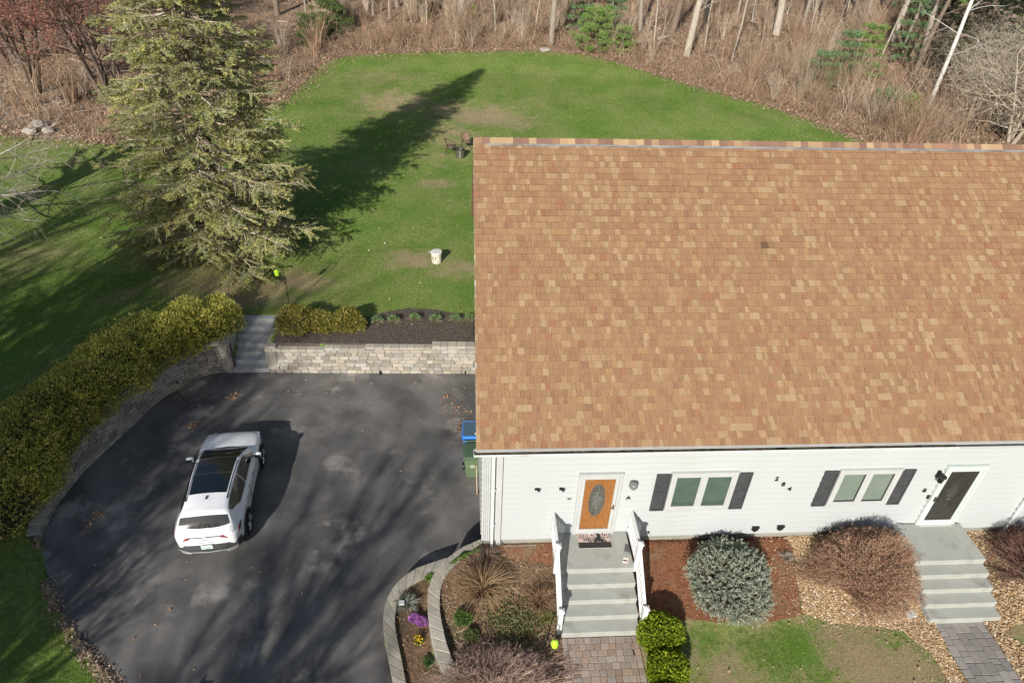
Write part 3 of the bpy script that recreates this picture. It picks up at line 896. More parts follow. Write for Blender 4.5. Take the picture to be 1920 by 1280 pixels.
# wall lamps
la = empty('wall_lamp', (3.33, -.045, 2.36), 0, 'grey glass globe wall lamp right of the oak door', 'lamp')
MB().lathe([(.05,0),(.055,-.02),(.02,-.03)], 16, (0,0,-.13), axis='y', close=True).build('backplate', M_BLACK, la)
MB().tube([(0,-.02,-.13),(0,-.1,-.15),(0,-.15,-.11)], .018, 8).build('arm', M_BLACK, la)
MB().lathe([(.03,-.13),(.05,-.1),(.085,-.06),(.112,0),(.1,.06),(.06,.1),(.01,.112)], 20, (0,-.15,.02), close=True).build('globe', pm('smoked_globe', (.16,.165,.165), (.2,.2,.2), 3, .12, spec=.6), la, smooth=True)
lb = empty('wall_lamp', (11.14, -.045, 2.43), 0, 'black lantern wall lamp left of the pale green door', 'lamp')
MB().box(-.05,.05,-.02,0,-.12,.12).build('backplate', M_BLACK, lb, bevel=.01)
MB().tube([(0,-.02,.06),(0,-.08,.12),(0,-.15,.1)], .014, 8).build('arm', M_BLACK, lb)
v = MB(); v.lathe([(.0,.12),(.1,.06),(.11,.05),(.085,.045),(.06,-.12),(.07,-.13),(.02,-.16)], 6, (0,-.15,.0), close=True)
v.build('lantern', M_BLACK, lb)
v = MB(); v.tube([(.1*math.cos(t), -.15+.1*math.sin(t), .06+.0*t) for t in np.linspace(0, 6.28, 13)], .01, 5); v.build('hood', M_BLACK, lb)
# ------------------------------------------------------------------ front steps
def steps(x0, x1, zt, depth, n, run, rise, label, cheek=None):
    st = empty('front_steps', ((x0+x1)/2, -.03, 0), 0, label, 'steps')
    ox = (x0+x1)/2
    y = -depth
    MB().box(x0-ox, x1-ox, y, -.02, zt-rise, zt).build('landing', M_CONC, st, bevel=.012)
    for i in range(1, n+1):
        yf = -depth-run*i
        zz = zt-rise*i
        MB().box(x0-ox+.004*i, x1-ox-.004*i, yf, -.025, zz-rise-(.25 if i == n else 0), zz-.001).build('step', M_CONC, st, bevel=.012)
    return st, ox
stA, oxa = steps(1.5, 3.42, .5, 1.14, 4, .31, .18, 'pale concrete steps with white railings below the oak door')
stB, oxb = steps(10.68, 12.54, .51, 1.2, 4, .29, .182, 'pale concrete steps without railings below the dark door')
# rock-faced side of the far steps
M_ROCKFACE = pm('rock_faced_concrete', (.36,.37,.35), (.48,.48,.46), 4, .95, 1.0, 12, 6, bdist=.06)
s = MB(); 
prof = [(-.03,-.5)]+[(-.03,.5)]+[(-1.21,.5)]
for i in range(1, 5):
    prof += [(-1.21-.29*(i-1), .5-.182*i), (-1.21-.29*i, .5-.182*i)]
prof += [(-1.21-.29*4, -.5)]
s.extrude(prof, 'x', 10.655, 10.679); s.build('side_face', M_ROCKFACE, stB, loc=(-oxb, .03, 0))

# white stair railings
M_RAIL = pm('white_rail_vinyl', (.74,.75,.76), (.68,.69,.7), 5, .45, spec=.4)
def railing(x, label):
    r = empty('stair_railing', (x, 0, .5), 0, label, 'railing', 'railings of the front steps')
    def part(n): return n
    def bar(name, y0, z0, y1, z1, hw, hh):
        m_ = MB(); m_.extrude([(y0, z0-hh), (y0, z0+hh), (y1, z1+hh), (y1, z1-hh)], 'x', -hw, hw)
        return m_.build(name, M_RAIL, r, bevel=.006)
    # upper run, level, from the wall to the middle post
    bar('top_rail', -.04, .79, -1.07, .79, .035, .03)
    bar('bottom_rail', -.04, .12, -1.07, .12, .025, .025)
    for k in range(8):
        y = -.14-.115*k
        MB().box(-.014, .014, y-.014, y+.014, .145, .76).build('baluster', M_RAIL, r)
    # lower run, sloping, from the middle post to the end post
    def zl(y, top): 
        t = (y+1.17)/(-2.25+1.17)
        return (.72-t*.78) if top else (.12-t*.78)
    bar('top_rail', -1.17, zl(-1.17,1), -2.26, zl(-2.26,1), .035, .03)
    bar('bottom_rail', -1.17, zl(-1.17,0), -2.26, zl(-2.26,0), .025, .025)
    for k in range(9):
        y = -1.24-.112*k
        MB().box(-.014, .014, y-.014, y+.014, zl(y,0)+.02, zl(y,1)-.025).build('baluster', M_RAIL, r)
    for y, zb, zt in ((-1.12, -.15, .86), (-2.31, -.9, .03)):
        p = MB().box(-.055, .055, y-.05, y+.05, zb if y > -2 else -.86, zt)
        po = p.build('post', M_RAIL, r, bevel=.006)
        c = MB(); c.box(-.075, .075, y-.07, y+.07, zt, zt+.03)
        c.add([(-.07,y-.065,zt+.03),(.07,y-.065,zt+.03),(.07,y+.065,zt+.03),(-.07,y+.065,zt+.03),(0,y,zt+.075)], [(0,1,4),(1,2,4),(2,3,4),(3,0,4)])
        c.build('post_cap', M_RAIL, po)
    return r
railing(1.46, 'white railing on the driveway side of the steps')
railing(3.46, 'white railing on the steps beside the blue spruce shrub')

# door mat with a dark lower half and lettering
mat_o = empty('door_mat', (2.54, -.3, .502), 0, 'pink and black door mat with welcome lettering', 'mat')
M_MATP = pm('pink_beige_pile', (.5,.4,.36), (.57,.46,.42), 20, .95, .3, 200)
M_MATK = pm('black_pile', (.03,.03,.03), (.055,.052,.05), 20, .95, .4, 200)
MB().box(-.42,.42,-.26,.24,0,.012).build('base', M_MATP, mat_o)
k = MB(); k.box(-.42,.42,-.26,-.09,.0122,.015); k.box(-.42,.42,.055,.063,.0122,.014); k.box(-.42,.42,-.09,-.082,.0122,.0145)
for x in (-.37,-.33,-.29,-.25,-.2,-.15,.02,.24,.36,.41): k.box(x-.006,x+.006,.063,.24,.0122,.014)
k.build('stripe', M_MATK, mat_o)
k = MB()
rr = random.Random(4)
def blot(x, y, r): 
    n = 9; ps = [(x+r*rr.uniform(.6,1.15)*math.cos(2*math.pi*i/n), y+r*rr.uniform(.6,1.15)*math.sin(2*math.pi*i/n)) for i in range(n)]
    k.prism(ps, .0142, .0152+rr.uniform(0,.001))
for x, y, r in ((.1,.0,.075),(.14,.07,.07),(.12,.15,.06),(.03,-.05,.06),(.2,-.05,.05),(-.04,.13,.03),(.3,.13,.035),(.29,-.06,.03),(.09,.2,.03),(.24,.17,.03),(-.1,-.075,.02)): blot(x,y,r)
k.build('print', M_MATK, mat_o)  # irregular dark blots laid over the mat
text('lettering', 'WELCOME', .115, (-.0, -.012, .0156), (0,0,0), M_MATK, mat_o, ext=.0008, bold=.003)
# small box on the landing
bx = empty('small_box', (3.22, -.98, .502), rad(-14), 'small grey lidded box near the right railing on the landing', 'box')
M_GREYBOX = pm('grey_card', (.32,.33,.3), (.38,.39,.36), 6, .8)
MB().box(-.07,.07,-.05,.13,0,.2).build('body', pm('pink_card', (.5,.45,.42)), bx, bevel=.006)
MB().box(-.08,.08,-.04,.14,.2,.215).build('lid', M_GREYBOX, bx, bevel=.004)
MB().box(-.06,.05,-.06,-.0505,.09,.13).build('label', pm('dark_brown_label', (.05,.025,.02)), bx)

# ------------------------------------------------------------------ stone blocks
def block_variants(n, m_, seed, bev=.07, wob=.05, name='stone'):
    out = []
    rr = random.Random(seed)
    for i in range(n):
        bm = bmesh.new(); bmesh.ops.create_cube(bm, size=1)
        bmesh.ops.bevel(bm, geom=list(bm.edges), offset=bev, segments=1, affect='EDGES', profile=.6)
        for v in bm.verts: v.co += Vector((rr.uniform(-1,1)*wob*.4, rr.uniform(-1,1)*wob, rr.uniform(-1,1)*wob*.8))
        me = bpy.data.meshes.new(name); bm.to_mesh(me); bm.free(); me.materials.append(m_); out.append(me)
    return out
M_STONE = pm('wall_stone', (.32,.29,.245), (.43,.395,.34), 5, .95, .7, 30, 6, c3=(.28,.25,.22), s3=2.0, t3=(.55,.8), rnd=.3, hrnd=.35, bdist=.03)
M_CAP = pm('grey_cap_stone', (.33,.305,.25), (.41,.38,.32), 5, .95, .5, 40, 6, rnd=.16, hrnd=.2, bdist=.02)
M_CORE = pm('wall_joint', (.1,.085,.07), (.15,.13,.11), 8, .95)
SB = block_variants(6, M_STONE, 3)
CB = block_variants(4, M_CAP, 5, bev=.04, wob=.015, name='cap_stone')

def block_wall(root, path, zb, top, courses_h, lo, hi, depth, side, seed, cap=True):
    """stones laid course by course along a plan path; side = +1 if the face looks to the left of travel"""
    rr = random.Random(seed)
    pts = [Vector((p[0], p[1], 0)) for p in path]
    L = [0]
    for a, b in zip(pts, pts[1:]): L.append(L[-1]+(b-a).length)
    def pos(t):
        t = min(max(t, 0), L[-1]); j = 0
        while j < len(L)-2 and L[j+1] < t: j += 1
        k = (t-L[j])/max(L[j+1]-L[j], 1e-9)
        d = (pts[j+1]-pts[j]).normalized()
        return pts[j].lerp(pts[j+1], k), d
    z = zb; ci = 0
    while True:
        t = -rr.uniform(0, lo)
        any_ = False
        while t < L[-1]:
            w_ = rr.uniform(lo, hi); a = max(t, 0); b = min(t+w_, L[-1])
            if b-a > .06:
                p, d = pos((a+b)/2)
                if z+courses_h*.55 < top(p.x, p.y, (a+b)/2/L[-1]):
                    nrm = Vector((-d.y, d.x, 0))*side
                    q = p - nrm*(depth/2+.012*ci) + nrm*rr.uniform(-.008, .01)
                    link('stone', rr.choice(SB), root, (q.x, q.y, z+courses_h/2), (0, 0, math.atan2(d.y, d.x)+(math.pi if side > 0 else 0)), ((b-a)-.006, depth, courses_h-.006)); any_ = True
            t += w_
        z += courses_h; ci += 1
        if not any_ or ci > 14: break
    # joint fill behind the faces
    core = MB(); n = len(pts)
    for i in range(n-1):
        a, b = pts[i], pts[i+1]
        d = (b-a).normalized(); nrm = Vector((-d.y, d.x, 0))*side
        ta, tb = top(a.x, a.y, L[i]/L[-1])-.03, top(b.x, b.y, L[i+1]/L[-1])-.03
        ia, ib = a-nrm*.05, b-nrm*.05
        oa, ob = a-nrm*(depth+.04), b-nrm*(depth+.04)
        tilt = .075
        core.add([(ia.x,ia.y,zb-.1),(ib.x,ib.y,zb-.1),(ib.x-nrm.x*tilt,ib.y-nrm.y*tilt,max(tb,zb)),(ia.x-nrm.x*tilt,ia.y-nrm.y*tilt,max(ta,zb)),(oa.x,oa.y,zb-.1),(ob.x,ob.y,zb-.1),(ob.x,ob.y,max(tb,zb)),(oa.x,oa.y,max(ta,zb))],
                 [(0,1,2,3),(3,2,6,7),(4,7,6,5),(0,3,7,4),(1,5,6,2)])
    core.build('joint_fill', M_CORE, root)
    if cap:
        t = 0.0
        while t < L[-1]-.1:
            w_ = rr.uniform(.26, .36); b = min(t+w_, L[-1])
            p, d = pos((t+b)/2); nrm = Vector((-d.y, d.x, 0))*side
            q = p-nrm*(depth/2-.0+.03)
            link('cap_stone', rr.choice(CB), root, (q.x, q.y, top(p.x, p.y, (t+b)/2/L[-1])+.035), (0, 0, math.atan2(d.y, d.x)), (b-t-.008, depth+.06, .085))
            t = b

wb = empty('retaining_wall', (-4.2, 8.9, ZD), 0, 'straight tan stone retaining wall behind the parking area', 'wall')
def wt_back(x, y, t):
    for lim, z in ((-5.95, -.2), (-4.2, -.13), (-2.05, -.07)):
        if x < lim: return z
    return 0.0
def local(root, path): 
    l = root.location
    return [(p[0]-l.x, p[1]-l.y) for p in path]
def mk_wall(root, path, top, **k):
    l = root.location
    block_wall(root, local(root, path), ZD-l.z, (lambda x, y, t: top(x+l.x, y+l.y, t)-l.z), **k)
mk_wall(wb, [(-7.98, 8.86), (-.1, 8.66)], wt_back, courses_h=.148, lo=.2, hi=.46, depth=.26, side=-1, seed=11)
for x in (-3.9, -.75):
    MB().box(x+4.2-.02, x+4.2+.02, 8.63-8.9, 8.8-8.9, .02, .14).build('weep_slot', M_BLACK, wb)
wl = empty('retaining_wall', (-11.5, 6.0, ZD), 0, 'curved tan stone retaining wall under the hedge', 'wall')
def wt_left(x, y, t): return left_level(np.array(y))*1.0+.02 if t < .55 else max(float(left_level(np.array(y)))+.02+.02*(t-.55)/.45, ZD+.16)
WPATH = resample([(p.x, p.y) + (0,) for p in WALL_BASE], 60)
mk_wall(wl, [(p.x, p.y) for p in WPATH], lambda x, y, t: float(wt_left(x, y, t)), courses_h=.135, lo=.2, hi=.4, depth=.25, side=1, seed=12)
pp = at(342, 716, -.75)
MB().lathe([(.055,-.2),(.055,.06),(.045,.06),(.045,-.1)], 14, (0,0,0), axis='x').build('drain_pipe', pm('green_pipe', (.05,.16,.13), None, rough=.4), wl, loc=(-10.93+11.5, 8.0-6.0, .3), rot=(0, 0, rad(-40)))

# garden steps up to the lawn
gs = empty('garden_steps', (-8.62, 8.9, ZD), 0, 'grey granite garden steps at the end of the hedge', 'steps')
M_GRANITE = pm('grey_granite', (.42,.43,.43), (.54,.545,.54), 6, .9, .4, 60, 6, rnd=.1, bdist=.02)
for i in range(7):
    m_ = MB().box(-.66, .66, .29*i, .29*i+.44, .171*i-.05, .171*(i+1))
    m_.build('step', M_GRANITE, gs, bevel=.015)
MB().box(-.95, -.67, -.02, 2.0, -.05, 1.22).build('cheek_wall', M_STONE, gs, bevel=.02)
for i in range(6):
    link('cheek_stone', CB[i % 4], gs, (.86, .17+i*.345, 1.08+.02*i), (0,0,0), (.38, .335, .16))
MB().box(.68, 1.03, -.03, 2.05, -.05, 1.0).build('cheek_wall', M_STONE, gs, bevel=.02)

# curbs at the front beds
def curb(name, outer, inner, n, label, zb):
    O = resample(outer, n+1); I = resample(inner, n+1)
    root = empty(name, (O[n//2].x, O[n//2].y, zb), 0, label, 'curb')
    l = root.location
    for i in range(n):
        a, b, c, d = O[i], O[i+1], I[i+1], I[i]
        cen = (a+b+c+d)/4
        q = []
        for p in (a, b, c, d):
            v = cen.lerp(p, .972); q.append((v.x-l.x, v.y-l.y, p.z))
        z = (a.z+b.z)/2 + random.uniform(-.006, .006)
        m_ = MB(); m_.prism([(p[0], p[1]) for p in q], z-.13-l.z, z-l.z)
        m_.build('curb_stone', M_CAP, root, bevel=.012)
        m2 = MB(); cc = [Vector((p[0], p[1])) for p in q]; ce = sum(cc, Vector((0, 0)))/4
        for lay in range(5):
            zt = z-.132-lay*.15
            if zt < zb+.03: break
            m2 = MB(); m2.prism([tuple(ce.lerp(p, .95)) for p in cc], max(zt-.145, zb-.1)-l.z, zt-l.z)
            m2.build('wall_block', M_STONE, root, bevel=.012)
    return root
curb('garden_curb', OUT_O, OUT_I, 19, 'lower curved concrete curb along the driveway', ZD)
curb('garden_curb', INN_O, INN_I, 16, 'upper curved concrete curb starting at the house corner', ZD)
pl = at(741, 1131, -.7)
lg = empty('path_light', (-2.36, -1.2, -.84), 0, 'small white path light inside the lower curb', 'lamp')
MB().tube([(0,0,0),(0,0,.2)], .015, 6).build('stake', M_BLACK, lg)
MB().box(-.07,.07,-.06,.06,.2,.26).build('lamp_head', M_TRIM, lg, bevel=.01)

# paver walks
M_PAVA = pm('tan_paver', (.3,.235,.19), (.38,.305,.255), 5, .9, .5, 60, 5, rnd=.18, hrnd=.3, bdist=.012)
M_PAVB = pm('grey_paver', (.25,.235,.215), (.32,.3,.28), 5, .9, .5, 60, 5, rnd=.22, hrnd=.3, bdist=.012)
M_SAND = pm('joint_sand', (.07,.058,.045), (.11,.09,.07), 12, .95)
def paver_mesh(m_, n, seed):
    return block_variants(n, m_, seed, bev=.05, wob=.012, name='paver')
PA, PB = paver_mesh(M_PAVA, 4, 31), paver_mesh(M_PAVB, 4, 32)
wA = MB(); wA.box(1.5, 3.36, -5.2, -2.4, -.52, -.43)
walkA = wA.build('front_walk', M_SAND); tag(walkA, 'tan paver walk leading to the steps with railings', None, None, 'structure')
y = -2.43; row = 0
rr = random.Random(9)
while y > -5.05:
    hgt = .158
    link('paver', rr.choice(PA), walkA, (1.575, y-hgt/2, -.435), (0,0,0), (.135, hgt-.008, .09))
    link('paver', rr.choice(PA), walkA, (3.285, y-hgt/2, -.435), (0,0,0), (.135, hgt-.008, .09))
    x = 1.65-(.1 if row % 2 else 0)
    while x < 3.21:
        w_ = rr.choice([.16,.2,.2,.24]); a = max(x, 1.65); b = min(x+w_, 3.21)
        if b-a > .05: link('paver', rr.choice(PA), walkA, ((a+b)/2, y-hgt/2, -.435+rr.uniform(-.004,.004)), (0,0,rr.uniform(-.02,.02)), (b-a-.008, hgt-.008, .09))
        x += w_
    y -= hgt; row += 1
wB = MB(); wB.box(10.82, 12.12, -5.4, -2.36, -.53, -.44)
walkB = wB.build('side_walk', M_SAND); tag(walkB, 'grey paver walk leading to the steps without railings', None, None, 'structure')
x = 10.83; coln = 0
while x < 12.1:
    w_ = .214
    y = -2.38+(.0 if coln % 2 == 0 else .0); y0 = y; first = True
    while y > -5.1:
        l_ = rr.choice([.15,.21,.3,.3]) if not first else rr.choice([.12,.2,.28]); first = False
        link('paver', rr.choice(PB), walkB, (x+w_/2, y-l_/2, -.445+rr.uniform(-.004,.004)), (0,0,rr.uniform(-.015,.015)), (w_-.014, l_-.014, .09))
        y -= l_
    x += w_; coln += 1
# ------------------------------------------------------------------ wheeled bins
def cart(loc, rz, body, lid, label, hinge):
    c = empty('wheeled_bin', loc, rz, label, 'bin', 'bins beside the house')
    m_ = MB()
    def ringpts(w_, d, z, r=.05):
        return [(-w_+r,-d,z),(w_-r,-d,z),(w_,-d+r,z),(w_,d-r,z),(w_-r,d,z),(-w_+r,d,z),(-w_,d-r,z),(-w_,-d+r,z)]
    lv = [(.2,.22,.06),(.225,.25,.3),(.265,.3,.86),(.29,.335,.9),(.29,.335,.97)]
    for w_, d, z in lv: m_.v += ringpts(w_, d, z)
    for i in range(len(lv)-1):
        for k in range(8): m_.f.append((i*8+k, i*8+(k+1) % 8, (i+1)*8+(k+1) % 8, (i+1)*8+k)); m_.mi.append(0)
    m_.f.append(tuple(range(7,-1,-1))); m_.mi.append(0)
    m_.f.append(tuple(range(32,40))); m_.mi.append(0)
    m_.build('body', body, c, bevel=.01)
    l = MB()
    lv = [(.3,.35,.972),(.305,.355,1.0),(.28,.33,1.045),(.2,.24,1.06)]
    for w_, d, z in lv: l.v += ringpts(w_, d, z)
    for i in range(3):
        for k in range(8): l.f.append((i*8+k, i*8+(k+1) % 8, (i+1)*8+(k+1) % 8, (i+1)*8+k)); l.mi.append(0)
    l.f.append(tuple(range(24,32))); l.mi.append(0); l.f.append(tuple(range(7,-1,-1))); l.mi.append(0)
    lo = l.build('lid', lid, c, bevel=.008)
    MB().tube([(-.27,.36,.98),(-.27,.43,1.0),(.27,.43,1.0),(.27,.36,.98)], .018, 8).build('handle', body, c)
    for s in (-1, 1):
        MB().lathe([(.03,-.03),(.115,-.028),(.12,0),(.115,.028),(.03,.03)], 20, (s*.27,.24,.12), axis='x', close=True).build('wheel', M_BLACK, c)
    return c, lo
M_BING = pm('green_bin_plastic', (.115,.17,.09), (.14,.2,.11), 3, .5, spec=.35)
M_BINGD = pm('dark_green_lid', (.06,.105,.065), (.075,.125,.08), 3, .45, spec=.4)
M_BINB = pm('blue_bin_plastic', (.02,.16,.55), (.03,.2,.62), 3, .45, spec=.4)
M_BINBD = pm('slate_blue_lid', (.06,.11,.15), (.08,.13,.17), 3, .4, spec=.4)
c1, l1 = cart((-.53, 3.66, ZD), rad(3), M_BING, M_BINGD, 'green wheeled bin with an oval white badge by the house', True)
e_ = MB(); ring(e_, ellipse(0, 0, .07, .055, 24), ellipse(0, 0, .052, .04, 24), 0)
M_WH = pm('badge_white', (.75,.75,.73))
e_.build('badge', M_WH, c1, loc=(-.02, -.335, .67), rot=(rad(-5), 0, 0))
k = MB(); k.add([(-.03,-.001,-.012),(.03,-.001,-.012),(0,-.001,.022)], [(0,1,2)]); k.build('badge', M_WH, c1, loc=(-.02, -.336, .67), rot=(rad(-5),0,0))
MB().box(-.3,.3,-.352,-.346,.945,.958).build('rim_highlight', M_BING, c1)
c2, l2 = cart((-.55, 4.55, ZD), rad(-2), M_BINB, M_BINB, 'blue wheeled bin with a slate lid half under the eave', True)
MB().box(-.26,.26,-.29,.3,1.058,1.07).build('lid_panel', M_BINBD, l2, bevel=.01)
MB().lathe([(.03,0),(.025,.02),(.005,.03)], 12, (.14,-.2,1.07), close=True).build('lid_knob', M_WH, l2)
# garden hose pole by the corner
hp = empty('garden_tool', (-.4, 2.9, ZD), 0, 'pale wooden pole leaning behind the green bin', 'pole')
MB().tube([(0,-.1,0),(-.02,.06,1.1)], .018, 8).build('shaft', pm('pale_wood', (.45,.36,.26)), hp)
MB().tube([(-.05,-.1,.03),(.06,-.1,.03)], .025, 8).build('head', pm('rust_brown', (.2,.1,.06)), hp)

# ------------------------------------------------------------------ patio chairs and fire pit
M_WICK = pm('brown_wicker', (.19,.12,.085), (.25,.165,.12), 40, .8, .6, 120, stretch=(1,1,1))
M_TUBE = pm('dark_brown_tube', (.035,.026,.02), None, rough=.5)
def bistro(loc, rz, label):
    c = empty('bistro_chair', loc, rz, label, 'chair', 'chairs by the fire pit')
    s = MB(); s.prism([(-.24,-.24),(.24,-.24),(.25,.1),(.2,.24),(-.2,.24),(-.25,.1)], .43, .455); s.build('seat', M_WICK, c, bevel=.01)
    b = MB(); n = 8
    for i in range(n+1):
        x = -.17+.34*i/n; yy = .25-.25*(x/.3)**2*.6
        b.v += [(x, yy, .46), (x*1.05, yy+.09, .86), (x, yy+.02, .46), (x*1.05, yy+.11, .86)]
    for i in range(n):
        a = i*4
        b.f += [(a,a+4,a+5,a+1),(a+2,a+3,a+7,a+6),(a+1,a+5,a+7,a+3)]; b.mi += [0]*3
    b.build('backrest', M_WICK, c)
    MB().tube([(-.27,-.24,.0),(-.28,-.2,.4),(-.29,-.12,.64),(-.29,.1,.7),(-.22,.28,.82),(0,.36,.89),(.22,.28,.82),(.29,.1,.7),(.29,-.12,.64),(.28,-.2,.4),(.27,-.24,0)], .016, 8).build('arm_frame', M_TUBE, c)
    for s_ in (-1, 1):
        MB().tube([(s_*.24,.3,0),(s_*.23,.2,.44)], .016, 8).build('leg', M_TUBE, c)
        MB().tube([(s_*.24,-.2,.43),(s_*.24,.22,.43)], .014, 8).build('seat_rail', M_TUBE, c)
    return c
p1 = gp(845, 288); p2 = gp(874, 279); p3 = gp(863, 295)
bistro(p1, rad(95), 'wicker bistro chair seen from the side, left of the fire pit')
bistro(p2, rad(8), 'wicker bistro chair facing the camera next to the roof edge')
fp_ = empty('fire_pit', p3, 0, 'round metal fire pit drum between the two wicker chairs', 'fire pit')
M_STEEL = pm('brushed_bronze_steel', (.2,.18,.14), (.26,.235,.19), 4, .35, metal=.7, stretch=(1,1,.1))
MB().lathe([(.24,0),(.25,.02),(.25,.5),(.23,.52),(.14,.515),(.13,.45),(.13,.2),(.0,.19)], 28).build('drum', M_STEEL, fp_, smooth=False)
MB().lathe([(.255,.49),(.262,.5),(.262,.52),(.24,.535),(.225,.525)], 28).build('rim', M_BLACK, fp_)
MB().box(-.03,.0,-.256,-.248,.02,.48).build('seam', pm('bright_steel', (.7,.68,.6), None, rough=.25, metal=.4), fp_)
MB().lathe([(.0,.4),(.12,.41),(.125,.44),(.0,.47)], 12).build('ash', pm('grey_ash', (.35,.33,.31), (.5,.48,.45), 12, .95), fp_)

# well cap
p = gp(818.8, 491)
wc = empty('well_cap', p, 0, 'cream concrete well cylinder with a flat lid on the lawn', 'well cap')
M_CREAM = pm('cream_concrete', (.6,.53,.42), (.7,.64,.54), 4, .9, .4, 25, 5, c3=(.42,.3,.18), s3=3, t3=(.58,.75))
MB().lathe([(.2,-.05),(.21,.05),(.225,.4),(.225,.46)], 28, close=True).build('cylinder', M_CREAM, wc)
MB().lathe([(.245,.462),(.25,.47),(.25,.505),(.235,.52)], 28, close=True).build('lid', pm('pale_lid', (.7,.67,.64), (.62,.6,.57), 5, .8), wc)
MB().box(-.33,-.24,-.02,.02,.485,.51).build('lid_tab', M_CREAM, wc)
MB().lathe([(.02,0),(.02,.012)], 8, (.0,.08,.52), close=True).build('bolt', M_BLACK, wc)
k = MB()
for t, z, h in ((-1.75,.28,.1),(-2.15,.38,.03),(-2.3,.3,.05),(-2.35,.24,.04),(-2.2,.16,.035)):
    M_ = Matrix.Translation((.222*math.cos(t), .222*math.sin(t), z)) @ Matrix.Rotation(t, 4, 'Z')
    k.box(-.006,.008,-.018,.018,-h/2,h/2, M=M_)
k.build('slot', M_BLACK, wc)

# shepherd hooks with lime green lanterns
M_LIME = pm('lime_plastic', (.45,.72,.03), (.55,.8,.06), 20, .45, spec=.4)
def hook(loc, h, side, label, label2, lr=.1):
    hk = empty('shepherd_hook', loc, 0, label, 'garden hook', 'garden hooks')
    pts = [(0,0,-.1),(0,0,h*.55),(0,0,h-.16)]
    for t in np.linspace(0, math.pi, 8): pts.append((side*.13*(1-math.cos(t)), 0, h-.16+.13*math.sin(t)*1.1))
    pts.append((side*.25, 0, h-.24)); pts.append((side*.22, 0, h-.26))
    MB().tube(pts, .016, 6).build('pole', M_BLACK, hk)
    MB().tube([(-.08,0,-.02),(-.08,0,.1),(0,0,.12),(.08,0,.1),(.08,0,-.02)], .008, 6).build('step_bar', M_BLACK, hk)
    lt = empty('hanging_lantern', (loc[0]+side*.25, loc[1], loc[2]+h-.27), 0, label2, 'lantern', 'lime lanterns')
    MB().lathe([(.0,0),(.03,-.02),(lr*.9,-.05),(lr,-.07),(lr*1.02,-.2),(lr*.85,-.26),(.02,-.29)], 16, close=True).build('body', M_LIME, lt)
    b = MB(); 
    for t in np.linspace(0, 2*math.pi, 9)[:-1]: b.tube([(lr*1.0*math.cos(t), lr*1.0*math.sin(t), -.06), (lr*1.08*math.cos(t), lr*1.08*math.sin(t), -.13), (lr*.9*math.cos(t), lr*.9*math.sin(t), -.25)], .008, 5)
    b.build('ribs', M_LIME, lt)
    MB().tube([(0,0,.02),(0,0,-.01)], .006, 5).build('ring', M_BLACK, lt)
p = gp(543.5, 575)
hook((p.x, p.y, p.z), 1.95, -1, 'thin black shepherd hook pole at the edge of the back lawn', 'lime green lantern hanging over the back lawn by the spruce', .085)
p = gp(1010, 1230)
hook((1.05, -2.75, h1(1.05, -2.75)), .75, 1, 'thin black shepherd hook in the soil bed by the front steps', 'lime green lantern in the soil bed by the front steps', .075)
pl2 = empty('garden_light', (1.28, -3.15, h1(1.28,-3.15)), rad(30), 'small black and silver solar light lying beside the tan walk', 'lamp')
MB().box(-.04,.04,-.02,.1,0,.05).build('lamp_head', M_BLACK, pl2, bevel=.01)
MB().box(-.035,.035,-.13,-.02,.01,.05).build('silver_case', M_LEAD, pl2, bevel=.008)
# white cover plate in the gravel
p = at(1706, 1152, -.35)
cp = empty('cover_plate', (p.x, p.y, h1(p.x, p.y)+.03), rad(12), 'white square cover plate lying in the pebbles by the far steps', 'cover')
MB().box(-.12,.12,-.1,.1,-.04,.03).build('plate', pm('white_plastic', (.7,.72,.72), (.62,.64,.64), 5, .5), cp, bevel=.012)
MB().lathe([(.03,.031),(.028,.034)], 12, close=True).build('plug', M_GREYTRIM, cp)
# rocks by the wood edge
M_ROCK = pm('pale_boulder', (.34,.31,.26), (.45,.42,.36), 3, .95, .8, 10, 6, bdist=.06)
def rock(px, py, s, label, sq=.6):
    p = gp(px, py)
    bm = bmesh.new(); bmesh.ops.create_icosphere(bm, subdivisions=2, radius=s)
    for v in bm.verts: v.co = Vector((v.co.x*random.uniform(.85,1.15), v.co.y*random.uniform(.85,1.15), v.co.z*sq*random.uniform(.85,1.15)))
    me = bpy.data.meshes.new('boulder'); bm.to_mesh(me); bm.free(); me.materials.append(M_ROCK)
    tag(link('boulder', me, None, (p.x, p.y, p.z+s*sq*.4)), label, 'rock', 'rocks at the wood edge')
rock(57, 249, .42, 'flattest pale boulder at the left wood edge, nearest the lawn')
rock(73, 238, .5, 'largest pale boulder at the left wood edge')
rock(92, 248, .35, 'small grey boulder right of the largest one at the wood edge', .7)
rock(1022, 95, .55, 'flat pale rock at the foot of the trunk behind the lawn', .35)
# ------------------------------------------------------------------ white crossover car
# local axes: x right, y forward, z up; origin on the ground at the middle
M_PAINT = pm('white_car_paint', (.82,.84,.87), None, rough=.25, spec=.5, coat=.8)
M_CARGLASS = pm('dark_car_glass', (.008,.012,.016), None, rough=.04, spec=.8, coat=.5)
M_CLAD = pm('dark_grey_cladding', (.05,.052,.055), (.065,.067,.07), 20, .6)
M_TYRE = pm('tyre_rubber', (.015,.015,.016), (.025,.025,.026), 30, .85)
M_RIM = pm('machined_rim', (.5,.5,.5), None, rough=.3, metal=.8)
M_TAIL = pm('red_tail_light', (.25,.008,.012), None, rough=.12, spec=.7, coat=.6)
M_SKID = pm('silver_skid', (.3,.3,.3), (.36,.36,.355), 6, .5)
M_LAMP = pm('clear_lamp', (.6,.62,.64), None, rough=.1, spec=.7)
pr = at(466, 1012, ZD); pf = at(492.5, 880, ZD)
ax = Vector((pf.x-pr.x, pf.y-pr.y)); hd = math.atan2(-ax.x, ax.y)
